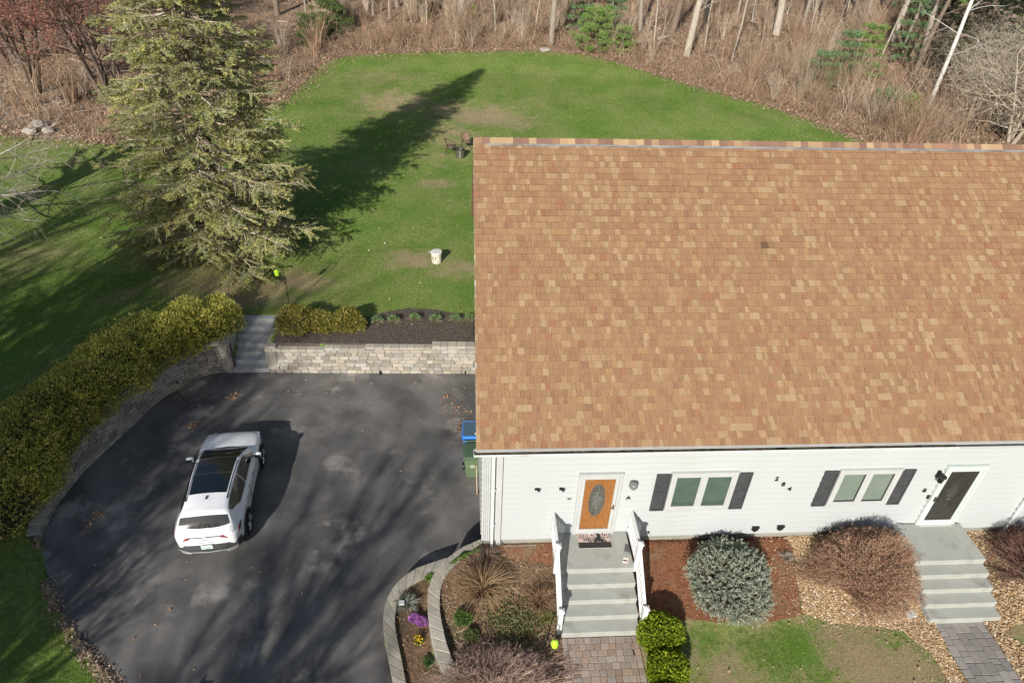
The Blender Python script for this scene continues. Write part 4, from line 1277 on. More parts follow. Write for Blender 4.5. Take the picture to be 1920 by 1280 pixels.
fwd = Vector((-math.sin(hd), math.cos(hd))); rgt = Vector((fwd.y, -fwd.x))
mid = (Vector((pr.x, pr.y))+Vector((pf.x, pf.y)))/2 - rgt*.88 + fwd*.3
car = empty('parked_car', (mid.x, mid.y, ZD), hd, 'white crossover car with a black glass roof on the driveway', 'car')
car.scale = (.965, .95, .965)
# lower body: rings of half-profile points for stations from nose to tail
ST = [ # y, half width, sill z, belt z, top z(centre), shoulder x factor
 ( 2.27, .52, .42, .62, .66),
 ( 2.20, .72, .30, .70, .76),
 ( 2.05, .84, .24, .78, .85),
 ( 1.75, .90, .22, .86, .93),
 ( 1.35, .92, .21, .92, .985),
 ( 0.95, .915, .21, .96, 1.02),
 ( 0.45, .91, .21, .985, 1.03),
 (-0.20, .91, .21, 1.0, 1.04),
 (-0.85, .915, .21, 1.015, 1.05),
 (-1.40, .925, .22, 1.03, 1.06),
 (-1.80, .915, .24, 1.03, 1.06),
 (-2.05, .87, .30, 1.0, 1.04),
 (-2.20, .80, .38, .95, .985),
 (-2.27, .70, .46, .86, .90)]
V, F = [], []
def ringp(y, w_, zs, zb, zt):
    h = zb-zs
    half = [(0,zs),(w_*.7,zs),(w_*.93,zs+.03),(w_*.985,zs+.16*h/.75),(w_*.97,zs+.42*h),(w_*1.0,zs+.72*h),(w_*.985,zs+.88*h),(w_*.92,zb),(w_*.8,zb+(zt-zb)*.45),(w_*.45,zb+(zt-zb)*.9),(0,zt)]
    left = [(-x, z) for x, z in half[1:-1]][::-1]
    return [(x, y, z) for x, z in half+left]
rings = [ringp(*s_) for s_ in ST]
n = len(rings[0])
b = MB()
for r in rings: b.v += r
for i in range(len(rings)-1):
    for k in range(n): b.f.append((i*n+k, (i+1)*n+k, (i+1)*n+(k+1) % n, i*n+(k+1) % n)); b.mi.append(0)
b.f.append(tuple(range(n))); b.mi.append(0)
e = (len(rings)-1)*n; b.f.append(tuple(e+k for k in range(n-1,-1,-1))); b.mi.append(0)
body = b.build('body', M_PAINT, car, smooth=True)
sm = body.modifiers.new('sub', 'SUBSURF'); sm.levels = 2; sm.render_levels = 2
# upper shell: lofted from windscreen foot to tailgate
GH = [ # y, belt half width, belt z, roof edge half width, roof edge z, crown
 ( 1.16,.80,.985,.70,1.0,.03),
 ( 0.92,.83,.99,.665,1.13,.04),
 ( 0.60,.85,1.0,.64,1.305,.045),
 ( 0.28,.86,1.0,.625,1.435,.045),
 (-0.05,.865,1.0,.62,1.495,.045),
 (-0.55,.87,1.01,.61,1.52,.045),
 (-1.05,.865,1.03,.595,1.51,.045),
 (-1.45,.85,1.05,.575,1.475,.045),
 (-1.78,.835,1.06,.62,1.425,.04),
 (-1.87,.83,1.06,.66,1.36,.03),
 (-2.02,.815,1.04,.72,1.2,.03),
 (-2.15,.79,1.01,.75,1.05,.02),
 (-2.22,.74,.98,.72,.99,.01)]
def gh(y):
    i = 0
    while i < len(GH)-2 and GH[i+1][0] > y: i += 1
    a, c_ = GH[i], GH[i+1]; t = (a[0]-y)/(a[0]-c_[0]); t = min(max(t, 0), 1)
    return [a[j]+(c_[j]-a[j])*t for j in range(6)]
def S(y, v, offn=0.0):
    """point on the upper shell: v -1..1; |v|>.5 the sides, |v|<.5 across the roof"""
    _, wb_, zb_, wt, zt, cr = gh(y)
    sgn = 1 if v >= 0 else -1; a = abs(v)
    if a > .5:
        t = (1-a)/.5
        x = wb_+(wt-wb_)*t**1.15; z = zb_-.02+(zt-zb_+.02)*t
        nx_, nz_ = .85, .5
    else:
        t = a/.5
        x = wt*t; z = zt+cr*(1-t*t)
        nx_, nz_ = .12*t, 1.0
    return (sgn*(x+nx_*offn), y, z+nz_*offn)
yl = sorted(set([g[0] for g in GH]+list(np.linspace(-2.22,1.16,36))), reverse=True)
vl = [-1,-.85,-.7,-.58,-.5,-.42,-.25,0,.25,.42,.5,.58,.7,.85,1]
def patch(y0, y1, v0, v1, o_, ny=14, nv=8, shrink=None):
    P = MB(); Ys = np.linspace(y0, y1, ny); 
    for i, y in enumerate(Ys):
        for j in range(nv):
            v = v0+(v1-v0)*j/(nv-1)
            yy = y
            if shrink: yy, v = shrink(y, v, i/(ny-1), j/(nv-1))
            P.v.append(S(yy, v, o_))
    for i in range(ny-1):
        for j in range(nv-1): P.f.append((i*nv+j, i*nv+j+1, (i+1)*nv+j+1, (i+1)*nv+j)); P.mi.append(0)
    return P
up = MB()
for y in yl:
    for v in vl: up.v.append(S(y, v))
nv = len(vl)
for i in range(len(yl)-1):
    for j in range(nv-1): up.f.append((i*nv+j, i*nv+j+1, (i+1)*nv+j+1, (i+1)*nv+j)); up.mi.append(0)
up.build('cabin_shell', M_PAINT, car, smooth=True)
patch(1.13, .3, -.47, .47, .006, 10, 12, lambda y, v, a, b_: (y-.12*(1-abs(2*b_-1)**2)*0+.0, v*(1.0-.02*a))).build('windscreen', M_CARGLASS, car, smooth=True, fix=False)
patch(.27, -.42, -.43, .43, .008, 10, 10).build('roof_glass', M_CARGLASS, car, smooth=True, fix=False)
patch(-.45, -1.2, -.43, .43, .008, 10, 10).build('roof_glass', M_CARGLASS, car, smooth=True, fix=False)
patch(-.405, -.46, -.43, .43, .005, 3, 8).build('roof_bar', M_CLAD, car, smooth=True, fix=False)
patch(-1.885, -2.12, -.47, .47, .008, 8, 12, lambda y, v, a, b_: (y+.05*(1-abs(2*b_-1)**2)*(1-a)*.0-.0+.07*abs(2*b_-1)**3*a, v)).build('rear_window', M_CARGLASS, car, smooth=True, fix=False)
for s_ in (-1, 1):
    def sh(y, v, a, b_, s_=s_):
        # side glass tapers towards both ends
        lo = .9; hi = .535
        t = (v-lo)/(hi-lo)
        f_ = min(1, (.98-y)/.55) if y > .43 else min(1, (y+1.72)/.5) if y < -1.22 else 1
        f_ = max(f_, .04)
        return y, s_*(lo+(hi-lo)*t*f_ if y > .43 else hi+(lo-hi)*(1-t)*(.35+.65*f_))
    patch(.95, -.42, .9, .535, .007, 14, 5, sh).build('side_window', M_CARGLASS, car, smooth=True, fix=False)
    patch(-.46, -1.7, .9, .535, .007, 14, 5, sh).build('side_window', M_CARGLASS, car, smooth=True, fix=False)
    MB().tube([S(.1, s_*.49, .02), S(.0, s_*.485, .045), S(-.6, s_*.48, .05), S(-1.25, s_*.48, .045), S(-1.42, s_*.48, .02)], .017, 6).build('roof_rail', M_BLACK, car)
    # mirrors
    mr = MB(); mr.lathe([(.02,-.11),(.075,-.09),(.09,0),(.075,.09),(.02,.11)], 12, (s_*1.0,.72,1.06), axis='x', close=True)
    mo = mr.build('mirror', M_PAINT, car, smooth=True)
    MB().tube([(s_*.84,.74,1.0),(s_*.95,.73,1.03)], .03, 8).build('mirror_arm', M_BLACK, mo)
    MB().box(s_*1.0-.085, s_*1.0+.085, .63, .645, 1.0, 1.12).build('mirror_glass', M_CARGLASS, mo)
    # handles
    for y in (.12, -.82):
        MB().box(s_*.905-.02, s_*.905+.02, y-.1, y+.1, .845, .875).build('door_handle', M_SKID, car, bevel=.01)
    # sill cladding and wheel arches
    m_ = MB(); m_.box(s_*.895-.025, s_*.895+.025, -1.05, 1.0, .19, .36); m_.build('sill', M_CLAD, car, bevel=.015)
    for y in (1.36, -1.34):
        ar = MB(); nn = 20
        for k in range(nn+1):
            t = math.pi*(-.06+1.12*k/nn)
            for r_, xx in ((.335,.9),(.43,.932),(.43,.86)):
                ar.v.append((s_*xx, y+r_*math.cos(t), .345+r_*math.sin(t)))
        for k in range(nn):
            a = k*3
            ar.f += [(a,a+3,a+4,a+1),(a+1,a+4,a+5,a+2)]; ar.mi += [0,0]
        ar.build('wheel_arch', M_CLAD, car, smooth=False)
        dk = MB(); dk.lathe([(.01,0),(.4,0)], 24, (s_*.925, y, .345), axis='x'); dk.build('arch_lining', M_BLACK, car)
        wh = empty('wheel', (s_*.86, y, .345)); wh.parent = car
        MB().lathe([(.22,-.1),(.3,-.11),(.335,-.09),(.345,0),(.335,.09),(.3,.11),(.22,.1)], 28, axis='x').build('tyre', M_TYRE, wh, smooth=True)
        rm = MB()
        for k in range(5):
            t0 = 2*math.pi*k/5
            for dd in (-.16, .16):
                rm.tube([(s_*.1, .04*math.cos(t0), .04*math.sin(t0)), (s_*.105, .2*math.cos(t0+dd), .2*math.sin(t0+dd)), (s_*.1, .25*math.cos(t0+dd*1.2), .25*math.sin(t0+dd*1.2))], .022, 5)
        rm.lathe([(.06,.09),(.05,.115),(.01,.12)], 12, axis='x', close=True) if s_ > 0 else rm.lathe([(.06,-.09),(.05,-.115),(.01,-.12)], 12, axis='x', close=True)
        rm.build('rim', M_RIM, wh)
        MB().lathe([(.0,s_*.07),(.23,s_*.07),(.255,s_*.1)], 24, axis='x').build('rim_back', M_BLACK, wh)
    # tail lights wrap round the corner
    tl = MB(); pts = [(.40,-2.235,.93),(.55,-2.215,.915),(.68,-2.17,.9),(.78,-2.1,.9),(.86,-1.95,.95),(.885,-1.78,1.0)]
    lo_ = [(.40,-2.268,.885),(.55,-2.255,.83),(.68,-2.215,.77),(.80,-2.13,.75),(.885,-1.97,.84),(.9,-1.79,.97)]
    for (a, b2_) in zip(pts, lo_): tl.v += [(s_*a[0]*1.01, a[1]-.012, a[2]), (s_*b2_[0]*1.015, b2_[1]-.014, b2_[2])]
    for k in range(5): tl.f.append((2*k, 2*k+1, 2*k+3, 2*k+2)); tl.mi.append(0 if 0 <= k <= 3 else 1)
    tl.build('tail_light', [M_TAIL, M_BLACK], car, fix=False)
    hl = MB(); hl.add([(s_*.55,2.235,.72),(s_*.8,2.1,.76),(s_*.86,1.9,.83),(s_*.84,2.0,.7),(s_*.6,2.235,.64)], [(0,1,2,3,4)]); hl.build('headlight', M_LAMP, car, fix=False)
MB().tube([(-.45,-2.262,.915),(0,-2.285,.92),(.45,-2.262,.915)], .012, 6).build('light_bar', M_BLACK, car)
MB().box(-.05,.05,-2.292,-2.27,.91,.935).build('tailgate_notch', M_PAINT, car)
# rear bumper cladding, skid plate and strips
rb = MB()
for x, y in ((-.88,-1.98),(-.8,-2.18),(-.5,-2.285),(0,-2.31),(.5,-2.285),(.8,-2.18),(.88,-1.98)):
    rb.v += [(x, y-.0, .62), (x*1.01, y-.03, .5), (x*.99, y-.02, .36), (x*.97, y+.06, .25)]
for k in range(6):
    for j in range(3): rb.f.append((4*k+j, 4*k+j+1, 4*k+j+5, 4*k+j+4)); rb.mi.append(0)
rb.build('rear_bumper', M_CLAD, car, smooth=False, fix=False)
MB().tube([(-.8,-2.19,.42),(-.5,-2.298,.37),(0,-2.322,.355),(.5,-2.298,.37),(.8,-2.19,.42)], .018, 6).build('skid_strip', M_SKID, car)
for s_ in (-1, 1):
    MB().tube([(s_*.48,-2.27,.29),(s_*.66,-2.23,.3),(s_*.79,-2.16,.34)], .02, 6).build('exhaust_trim', M_SKID, car)
# number plate and badge
np_ = MB().box(-.155,.155,-2.335,-2.322,.5,.655).build('number_plate', pm('pale_green_plate', (.62,.72,.7)), car, bevel=.006)
text('plate_text', '354 9057', .075, (0, -2.337, .575), FR, pm('plate_green', (.08,.2,.17)), np_, ext=.001)
text('badge', 'KIA', .075, (0, -2.292, .83), FR, M_LEAD, car, ext=.004)
# shark fin, wiper, cowl
MB().add([(0,-1.28,1.545),(.03,-1.42,1.53),(-.03,-1.42,1.53),(0,-1.42,1.61)], [(0,1,3),(0,3,2),(1,2,3),(0,2,1)]).build('antenna_fin', M_BLACK, car)
cw = MB(); nn = 10
for k in range(nn+1):
    x = -.72+1.44*k/nn; cw.v += [(x, 1.22-.12*(x/.72)**2, 1.015-.02*(x/.72)**2), (x, 1.12-.1*(x/.72)**2, 1.03-.01*(x/.72)**2)]
for k in range(nn): cw.f.append((2*k, 2*k+2, 2*k+3, 2*k+1)); cw.mi.append(0)
cw.build('cowl', M_BLACK, car, fix=False)
MB().tube([(-.5,1.13,1.04),(-.05,1.1,1.06)], .01, 5).tube([(0,1.13,1.04),(.5,1.06,1.06)], .01, 5).build('wiper', M_SKID, car)
for s_ in (-1, 1):
    sm_ = MB()
    for y_ in (.98, -.44, -1.3): sm_.box(s_*.898-.014, s_*.898+.014, y_-.006, y_+.006, .4, .93)
    sm_.build('door_seam', M_CLAD, car)
MB().box(-.2,.2,-2.278,-2.262,.7,.705).build('tailgate_line', M_CLAD, car)
# ------------------------------------------------------------------ planting
M_LEAF = pm('leaf', (1,1,1), None, rough=.65, attr=True, spec=.25, trans=.3)
M_TWIG = pm('twig', (1,1,1), None, rough=.9, attr=True, spec=.1)
M_PETAL = pm('petal', (1,1,1), None, rough=.7, attr=True, trans=.3)
def pick(n, pal, spread=.15):
    c = np.array([p[:3] for p in pal], float); w_ = np.array([p[3] if len(p) > 3 else 1 for p in pal], float)
    i = rng.choice(len(c), n, p=w_/w_.sum())
    return c[i]*rng.uniform(1-spread, 1+spread, (n, 1))

def put(name, VF, colv, m_, parent, smooth=False):
    o = link(name, np_mesh(name, VF[0], VF[1], m_, col=colv, smooth=smooth), parent)
    if parent is not None and name != 'trunk': o['kind'] = 'stuff'
    return o

def core_blob(rx, ry, rz, lump, seed, z0=0.0):
    bm = bmesh.new(); bmesh.ops.create_icosphere(bm, subdivisions=3, radius=1)
    r = np.random.default_rng(seed); k = r.normal(size=(6, 3))*2.2; ph = r.uniform(0, 6, 6)
    for v in bm.verts:
        d = np.array(v.co); s = 1+lump*np.sin(k@d+ph).mean()*1.6
        v.co = Vector((d[0]*rx*s, d[1]*ry*s, d[2]*rz*s+z0))
    return bm
def lumpf(D, lump, seed):
    r = np.random.default_rng(seed); k = r.normal(size=(6, 3))*2.2; ph = r.uniform(0, 6, 6)
    return 1+lump*np.sin(D@k.T+ph).mean(1)*1.6

def shrub(name, loc, rx, ry, rz, n, size, pal, core_col, label, cat, lump=.12, seed=1, group=None, asp=.55, zc=.42, shell=(.82, 1.04), twig=None, up=.3):
    """dome of small leaves over a dark core added to block light"""
    o = empty(name, loc, 0, label, cat, group)
    D = rand_dirs(int(n*1.5)); D = D[D[:, 2] > -.55][:n]
    s = lumpf(D, lump, seed)*rng.uniform(shell[0], shell[1], len(D))
    P = D*s[:, None]*np.array([rx, ry, rz])+np.array([0, 0, rz*zc])
    P = P[P[:, 2] > .01]; D = D[:len(P)] if len(D) == len(P) else unit(P-np.array([0, 0, rz*zc]))
    dirs = unit(D*.7+rand_dirs(len(P))*.9+np.array([0, 0, up]))
    sz = size*rng.uniform(.6, 1.3, len(P))
    put('foliage', leaf_mesh(P, dirs, rand_dirs(len(P)), sz, sz*asp, .12), rep(pick(len(P), pal), 4), M_LEAF, o)
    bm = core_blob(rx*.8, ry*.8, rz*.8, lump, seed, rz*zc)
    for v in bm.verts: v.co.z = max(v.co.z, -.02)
    me = bpy.data.meshes.new('light_block'); bm.to_mesh(me); bm.free(); me.materials.append(pm(name+'_heart', core_col, tuple(c*.5 for c in core_col), 12, .95, .8, 20)); link('light_block', me, o)
    if twig:
        m_ = twig[0]; D = rand_dirs(m_*2); D = D[D[:, 2] > -.1][:m_]
        P0 = D*np.array([rx, ry, rz])*.5+np.array([0, 0, rz*zc*.6]); P1 = D*np.array([rx, ry, rz])*rng.uniform(.9, 1.12, (len(D), 1))+np.array([0, 0, rz*zc])
        put('twigs', seg_mesh(P0, P1, np.full(len(D), .006), np.full(len(D), .003), 3), rep(pick(len(D), twig[1]), 6), M_TWIG, o)
    return o

# long hedge on the curved wall ------------------------------------
hedge_path = resample([(-9.75, 10.15, 0)]+[Vector((p[0], p[1], 0)) for p in off([(q.x, q.y) for q in resample(WALL_BASE, 30)], -.9)][2:14]+[Vector((p[0], p[1], 0)) for p in off([(q.x, q.y) for q in resample(WALL_BASE, 30)], -1.2)][17:28]+[(-14.3, 1.9, 0)], 60)
hp_ = np.array([(p.x, p.y) for p in hedge_path])
hd_ = unit(np.gradient(hp_, axis=0)); hn_ = np.stack([-hd_[:, 1], hd_[:, 0]], 1)
hz_ = left_level(hp_[:, 1])
tt = np.linspace(0, 1, 60)
HW = np.interp(tt, [0,.15,.5,.8,1], [.75,.95,1.12,1.2,1.15]); HH = np.interp(tt, [0,.1,.5,.85,1], [.95,1.05,1.0,.98,.75])
hedge = empty('hedge', (hp_[30][0], hp_[30][1], hz_[30]), 0, 'long clipped yellow green hedge on top of the curved wall', 'hedge')
def hedge_pts(n, lo, hi):
    t = rng.uniform(0, 59, n); 
    t = np.concatenate([t, np.where(rng.random(n//14) < .5, rng.uniform(-.9, .0, n//14), rng.uniform(59, 60.6, n//14))])
    tc = np.clip(t, 0, 58.999); i = tc.astype(int); f = tc-i
    lerp = lambda A: A[i]*(1-f)[:, None]+A[i+1]*f[:, None] if A.ndim == 2 else A[i]*(1-f)+A[i+1]*f
    c = lerp(hp_); nn = lerp(hn_); z0 = lerp(hz_); w_ = lerp(HW); h_ = lerp(HH)
    ph = rng.uniform(-.15, np.pi+.15, len(t))
    r = rng.uniform(lo, hi, len(t))*(1+.2*(vnoise(c[:, 0]*1.0+ph*.8, c[:, 1]+7, .5)-.5)*2+.14*(vnoise(c[:, 0]+ph*3, c[:, 1]+3, .21)-.5)*2)
    ex = .75
    cx = np.sign(np.cos(ph))*np.abs(np.cos(ph))**ex; cz = np.sign(np.sin(ph))*np.abs(np.sin(ph))**ex
    endf = np.where(t < 0, t*.6, np.where(t > 59, (t-59)*.5, 0))
    dd = lerp(hd_)
    P = np.stack([c[:, 0]+nn[:, 0]*cx*w_*r+dd[:, 0]*endf, c[:, 1]+nn[:, 1]*cx*w_*r+dd[:, 1]*endf, z0+np.maximum(cz*h_*r, -.05)+.05], 1)
    N_ = np.stack([nn[:, 0]*np.cos(ph), nn[:, 1]*np.cos(ph), np.sin(ph)], 1)
    return P, N_, c
P, N_, c = hedge_pts(72000, .78, 1.1)
dirs = unit(N_*.8+rand_dirs(len(P))*.8+np.array([0, 0, .5]))
sz = rng.uniform(.05, .12, len(P))
base = pick(len(P), [(.34,.34,.07,3),(.44,.4,.1,2.6),(.22,.25,.05,3),(.52,.4,.15,1.2),(.12,.15,.03,1.2)], .2)
patchy = vnoise(c[:, 0], c[:, 1], 1.3)[:, None]
base *= 1.25+.9*patchy
hloc = np.array(hedge.location)
put('foliage', leaf_mesh(P-hloc, dirs, rand_dirs(len(P)), sz, sz*.4, .1), rep(base, 4), M_LEAF, hedge)
P, N_, c = hedge_pts(7000, .7, 1.0)
put('twigs', seg_mesh(P-N_*.35-hloc, P+N_*.1+rng.normal(size=P.shape)*.06-hloc, np.full(len(P), .008), np.full(len(P), .003), 3), rep(pick(len(P), [(.16,.12,.08),(.25,.2,.14)]), 6), M_TWIG, hedge)
m_ = MB(); nr = 12  # dark inner hull added so light does not pass through the hedge
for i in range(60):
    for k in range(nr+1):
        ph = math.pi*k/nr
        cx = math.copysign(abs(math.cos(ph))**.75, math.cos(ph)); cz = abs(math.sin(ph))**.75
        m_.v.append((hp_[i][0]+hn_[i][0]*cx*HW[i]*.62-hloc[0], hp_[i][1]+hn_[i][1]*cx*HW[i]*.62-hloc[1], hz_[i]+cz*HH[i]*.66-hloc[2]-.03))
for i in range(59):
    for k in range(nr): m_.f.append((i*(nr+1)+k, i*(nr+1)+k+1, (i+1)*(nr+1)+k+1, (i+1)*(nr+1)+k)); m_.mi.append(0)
m_.build('light_block', pm('hedge_heart', (.03,.032,.014), (.06,.05,.03), 9, .95, .8, 20), hedge)

# yellow green shrubs on the back wall
YP = [(.32,.29,.06,3),(.2,.22,.04,3),(.45,.34,.13,1.6),(.1,.12,.03,1.2)]
for (x, y, rx, rz, lb) in [(-7.02, 9.98, .62, .62, 'yellow green shrub on the back wall nearest the garden steps'), (-6.02, 10.02, .5, .5, 'middle yellow green shrub of three on the back wall'), (-5.1, 10.05, .55, .55, 'yellow green shrub on the back wall beside the row of sprouts')]:
    shrub('low_shrub', (x, y, 0.0), rx, rx*.85, rz, 5200, .1, YP, (.05,.045,.02), lb, 'shrub', .2, int(x*-10), 'yellow green shrubs on the back wall', asp=.35, up=.7, shell=(.7,1.12))
# blue spruce shrub
def needle_shrub(loc, rx, rz, nt, pal, label):
    o = empty('blue_spruce_shrub', loc, 0, label, 'shrub')
    D = rand_dirs(nt*2); D = D[D[:, 2] > -.6][:nt]
    s = lumpf(D, .2, 9)*rng.uniform(.75, 1.05, len(D))
    P = D*s[:, None]*np.array([rx, rx*.98, rz])+np.array([0, 0, rz*.66])
    k = P[:, 2] > .02; P = P[k]; D = D[k]
    T = unit(D+rand_dirs(len(P))*.45+np.array([0, 0, .25])); L = rng.uniform(.09, .17, len(P))
    put('twigs', seg_mesh(P-T*.12, P+T*L[:, None], np.full(len(P), .008), np.full(len(P), .004), 3), rep(pick(len(P), [(.2,.15,.1)]), 6), M_TWIG, o)
    m_ = 16
    Q = np.repeat(P, m_, 0)+np.repeat(T*L[:, None], m_, 0)*rng.uniform(-.1, 1, (len(P)*m_, 1))
    dd = unit(np.repeat(T, m_, 0)*.8+rand_dirs(len(Q))*.9)
    l_ = rng.uniform(.035, .06, len(Q))
    c = np.repeat(pick(len(P), pal, .14), m_, 0)
    put('needles', leaf_mesh(Q, dd, rand_dirs(len(Q)), l_, l_*.4), rep(c, 4), M_LEAF, o)
    bm = core_blob(rx*.72, rx*.7, rz*.72, .2, 9, rz*.66)  # dark core added behind the needles to stop light passing
    for v in bm.verts: v.co.z = max(v.co.z, .0)
    me = bpy.data.meshes.new('light_block'); bm.to_mesh(me); bm.free(); me.materials.append(pm('spruce_heart', (.035,.04,.03), (.07,.06,.045), 12, .95)); link('light_block', me, o)
    return o
needle_shrub((5.83, -1.32, -.24), .94, .62, 2700, [(.4,.46,.37,3),(.47,.53,.43,2),(.3,.36,.28,2),(.54,.57,.46,.8)], 'round blue green spruce shrub in the mulch bed under the window')

# twiggy bushes
def twig_bush(name, loc, rx, ry, h, n, pal, label, leafpal=None, nleaf=0, spread=.9, cat='bush', lsize=.035, r0=.005, light_block=None):
    o = empty(name, loc, 0, label, cat)
    a = rng.uniform(0, 2*np.pi, n); rr_ = np.sqrt(rng.random(n))
    B = np.stack([np.cos(a)*rr_*rx*.3, np.sin(a)*rr_*ry*.3, np.zeros(n)], 1)
    a2 = a+rng.normal(size=n)*.5; r2_ = np.clip(rr_+rng.normal(size=n)*.18, 0, 1.16)
    irr = 1+.13*np.sin(a2*3+rx*9)+.09*np.sin(a2*5+ry*21)+.06*np.sin(a2*9); r2_ = r2_*irr
    top = np.sqrt(np.clip(1-(r2_*spread)**2, .03, 1))*h*rng.uniform(.62, 1.12, n)*(1+.1*np.sin(a2*2+1))
    E = np.stack([np.cos(a2)*r2_*rx, np.sin(a2)*r2_*ry, top], 1)
    M1 = B*.4+E*.6; M1[:, 2] = E[:, 2]*.72+rng.normal(size=n)*.04
    M0 = B*.72+E*.28; M0[:, 2] = E[:, 2]*.4
    c = pick(n, pal, .25)
    P0 = np.concatenate([B, M0, M1]); P1 = np.concatenate([M0, M1, E])
    ra = np.concatenate([np.full(n, r0*1.5), np.full(n, r0*1.2), np.full(n, r0)]); rb_ = np.concatenate([np.full(n, r0*1.2), np.full(n, r0), np.full(n, r0*.5)])
    k = 2
    S0 = np.repeat(M1, k, 0)+(np.repeat(E, k, 0)-np.repeat(M1, k, 0))*rng.random((n*k, 1))
    S1 = S0+rand_dirs(n*k)*rng.uniform(.06, .2, (n*k, 1))*np.array([1, 1, .7])+np.array([0, 0, .04])
    P0 = np.concatenate([P0, S0]); P1 = np.concatenate([P1, S1]); ra = np.concatenate([ra, np.full(n*k, r0*.8)]); rb_ = np.concatenate([rb_, np.full(n*k, r0*.4)])
    cc = np.concatenate([c, c, c, np.repeat(c, k, 0)])
    P1[:, 2] = np.maximum(P1[:, 2], .02)
    put('twigs', seg_mesh(P0, P1, ra, rb_, 3), rep(cc, 6), M_TWIG, o)
    if nleaf:
        i = rng.integers(0, len(P1), nleaf)
        Q = P1[i]+rng.normal(size=(nleaf, 3))*.03; Q[:, 2] = np.maximum(Q[:, 2], .02)
        l_ = lsize*rng.uniform(.6, 1.3, nleaf)
        put('leaves', leaf_mesh(Q, rand_dirs(nleaf), rand_dirs(nleaf), l_, l_*.6), rep(pick(nleaf, leafpal, .25), 4), M_LEAF, o)
    if light_block:
        bm = core_blob(rx*.56, ry*.56, h*.5, .1, 3, h*.1)  # solid dark blob added inside to block light between the twigs
        for v in bm.verts: v.co.z = max(v.co.z, 0)
        me = bpy.data.meshes.new('light_block'); bm.to_mesh(me); bm.free(); me.materials.append(pm(name+'_heart', light_block, tuple(q*.5 for q in light_block), 14, .95, .9, 30)); link('light_block', me, o)
    return o
twig_bush('barberry_bush', (9.42, -1.2, -.2), 1.3, 1.12, 1.42, 5200, [(.36,.25,.17,3),(.3,.19,.13,2),(.46,.34,.24,2),(.28,.13,.1,1.4)], 'large round red brown barberry bush left of the far steps', [(.36,.2,.13,3),(.42,.27,.18,2),(.27,.11,.085,1.6),(.5,.37,.25,1.2)], 24000, light_block=(.14,.08,.05), lsize=.042)
twig_bush('barberry_bush', (14.1, -1.15, -.2), 1.25, 1.05, 1.35, 1500, [(.2,.13,.1,3),(.15,.09,.075,2),(.28,.2,.15,1)], 'open red leaved barberry bush right of the far steps', [(.22,.04,.05,3),(.14,.06,.05,2),(.3,.06,.07,1)], 5200)
twig_bush('sprawling_bush', (-.05, -3.65, -.42), 1.45, 1.15, .62, 2600, [(.4,.29,.23,3),(.33,.22,.19,2),(.48,.36,.28,1.5)], 'low sprawling bare pinkish brown bush inside the upper curb', [(.3,.16,.13)], 3500, spread=.95, r0=.005)
# ornamental grasses
def tuft(name, loc, r, h, n, pal, label, w_=.008, group=None, lean=1.0, cat='plant', parent=None):
    o = empty(name, loc, 0, label, cat, group) if parent is None else parent
    a = rng.uniform(0, 2*np.pi, n); q = np.sqrt(rng.random(n))
    B = np.stack([np.cos(a)*q*r*.25, np.sin(a)*q*r*.25, np.zeros(n)], 1)
    hh = h*rng.uniform(.55, 1.05, n); l_ = q*r*lean*rng.uniform(.7, 1.1, n)
    a2 = a+rng.normal(size=n)*.3
    M1 = B+np.stack([np.cos(a2)*l_*.4, np.sin(a2)*l_*.4, hh*.65*(1-.25*q)], 1)
    E = B+np.stack([np.cos(a2)*l_, np.sin(a2)*l_, hh*(1-.55*q)], 1)
    c = pick(n, pal, .2)
    put('blades', seg_mesh(np.concatenate([B, M1]), np.concatenate([M1, E]), np.concatenate([np.full(n, w_), np.full(n, w_*.8)]), np.concatenate([np.full(n, w_*.8), np.full(n, w_*.3)]), 3), rep(np.concatenate([c, c]), 6), M_LEAF, o)
    return o
TAN = [(.42,.29,.17,3),(.34,.22,.12,2),(.5,.37,.23,1)]
def fz(x, y): return (x, y, h1(x, y)+.01)
def fpx(px, py, z=-.2): p = at(px, py, z); return fz(p.x, p.y)
tuft('dry_grass_clump', fpx(905, 1112), .75, .8, 620, TAN, 'large dry tan ornamental grass clump in the soil bed', .007)
tuft('dry_grass_clump', fpx(1012, 1128), .5, .5, 300, [(.32,.2,.12,2),(.4,.27,.16,1)], 'smaller reddish dry grass clump beside the left railing', .006)
tuft('dry_stem_clump', fpx(915, 1056), .42, .5, 200, [(.2,.15,.12,2),(.3,.2,.14,1)], 'dark dry stem clump next to the corner downspout', .006)
GR = [(.1,.19,.04,3),(.15,.26,.06,2),(.07,.13,.03,1)]
shrub('green_cushion_plant', fpx(868, 1158), .19, .17, .18, 900, .07, GR, (.04,.06,.02), 'round bright green cushion plant beside the upper curb', 'plant', .1, 7, asp=.3, up=.8)
shrub('green_cushion_plant', fpx(885, 1186), .17, .14, .13, 600, .06, [(.1,.14,.04,2),(.15,.19,.06,1)], (.04,.05,.02), 'dull green low plant below the round cushion plant', 'plant', .1, 8, asp=.3, up=.8)
tuft('sedge_clump', fpx(1027, 1155), .26, .32, 200, [(.2,.22,.06,2),(.3,.28,.1,1)], 'yellow green sedge clump against the foot of the left railing', .006)
def low(px, py): p = at(px, py, -.8); return (p.x, p.y, -.828)
tuft('silver_plant', low(764, 1132), .34, .3, 220, [(.3,.33,.28,2),(.42,.44,.38,1),(.2,.24,.18,1)], 'silvery grey leaved plant between the two curbs', .009)
tuft('green_sprout', low(806, 1084), .16, .22, 130, [(.13,.28,.04,2),(.2,.36,.07,1)], 'fresh green sprout at the top of the bed between the curbs', .008)
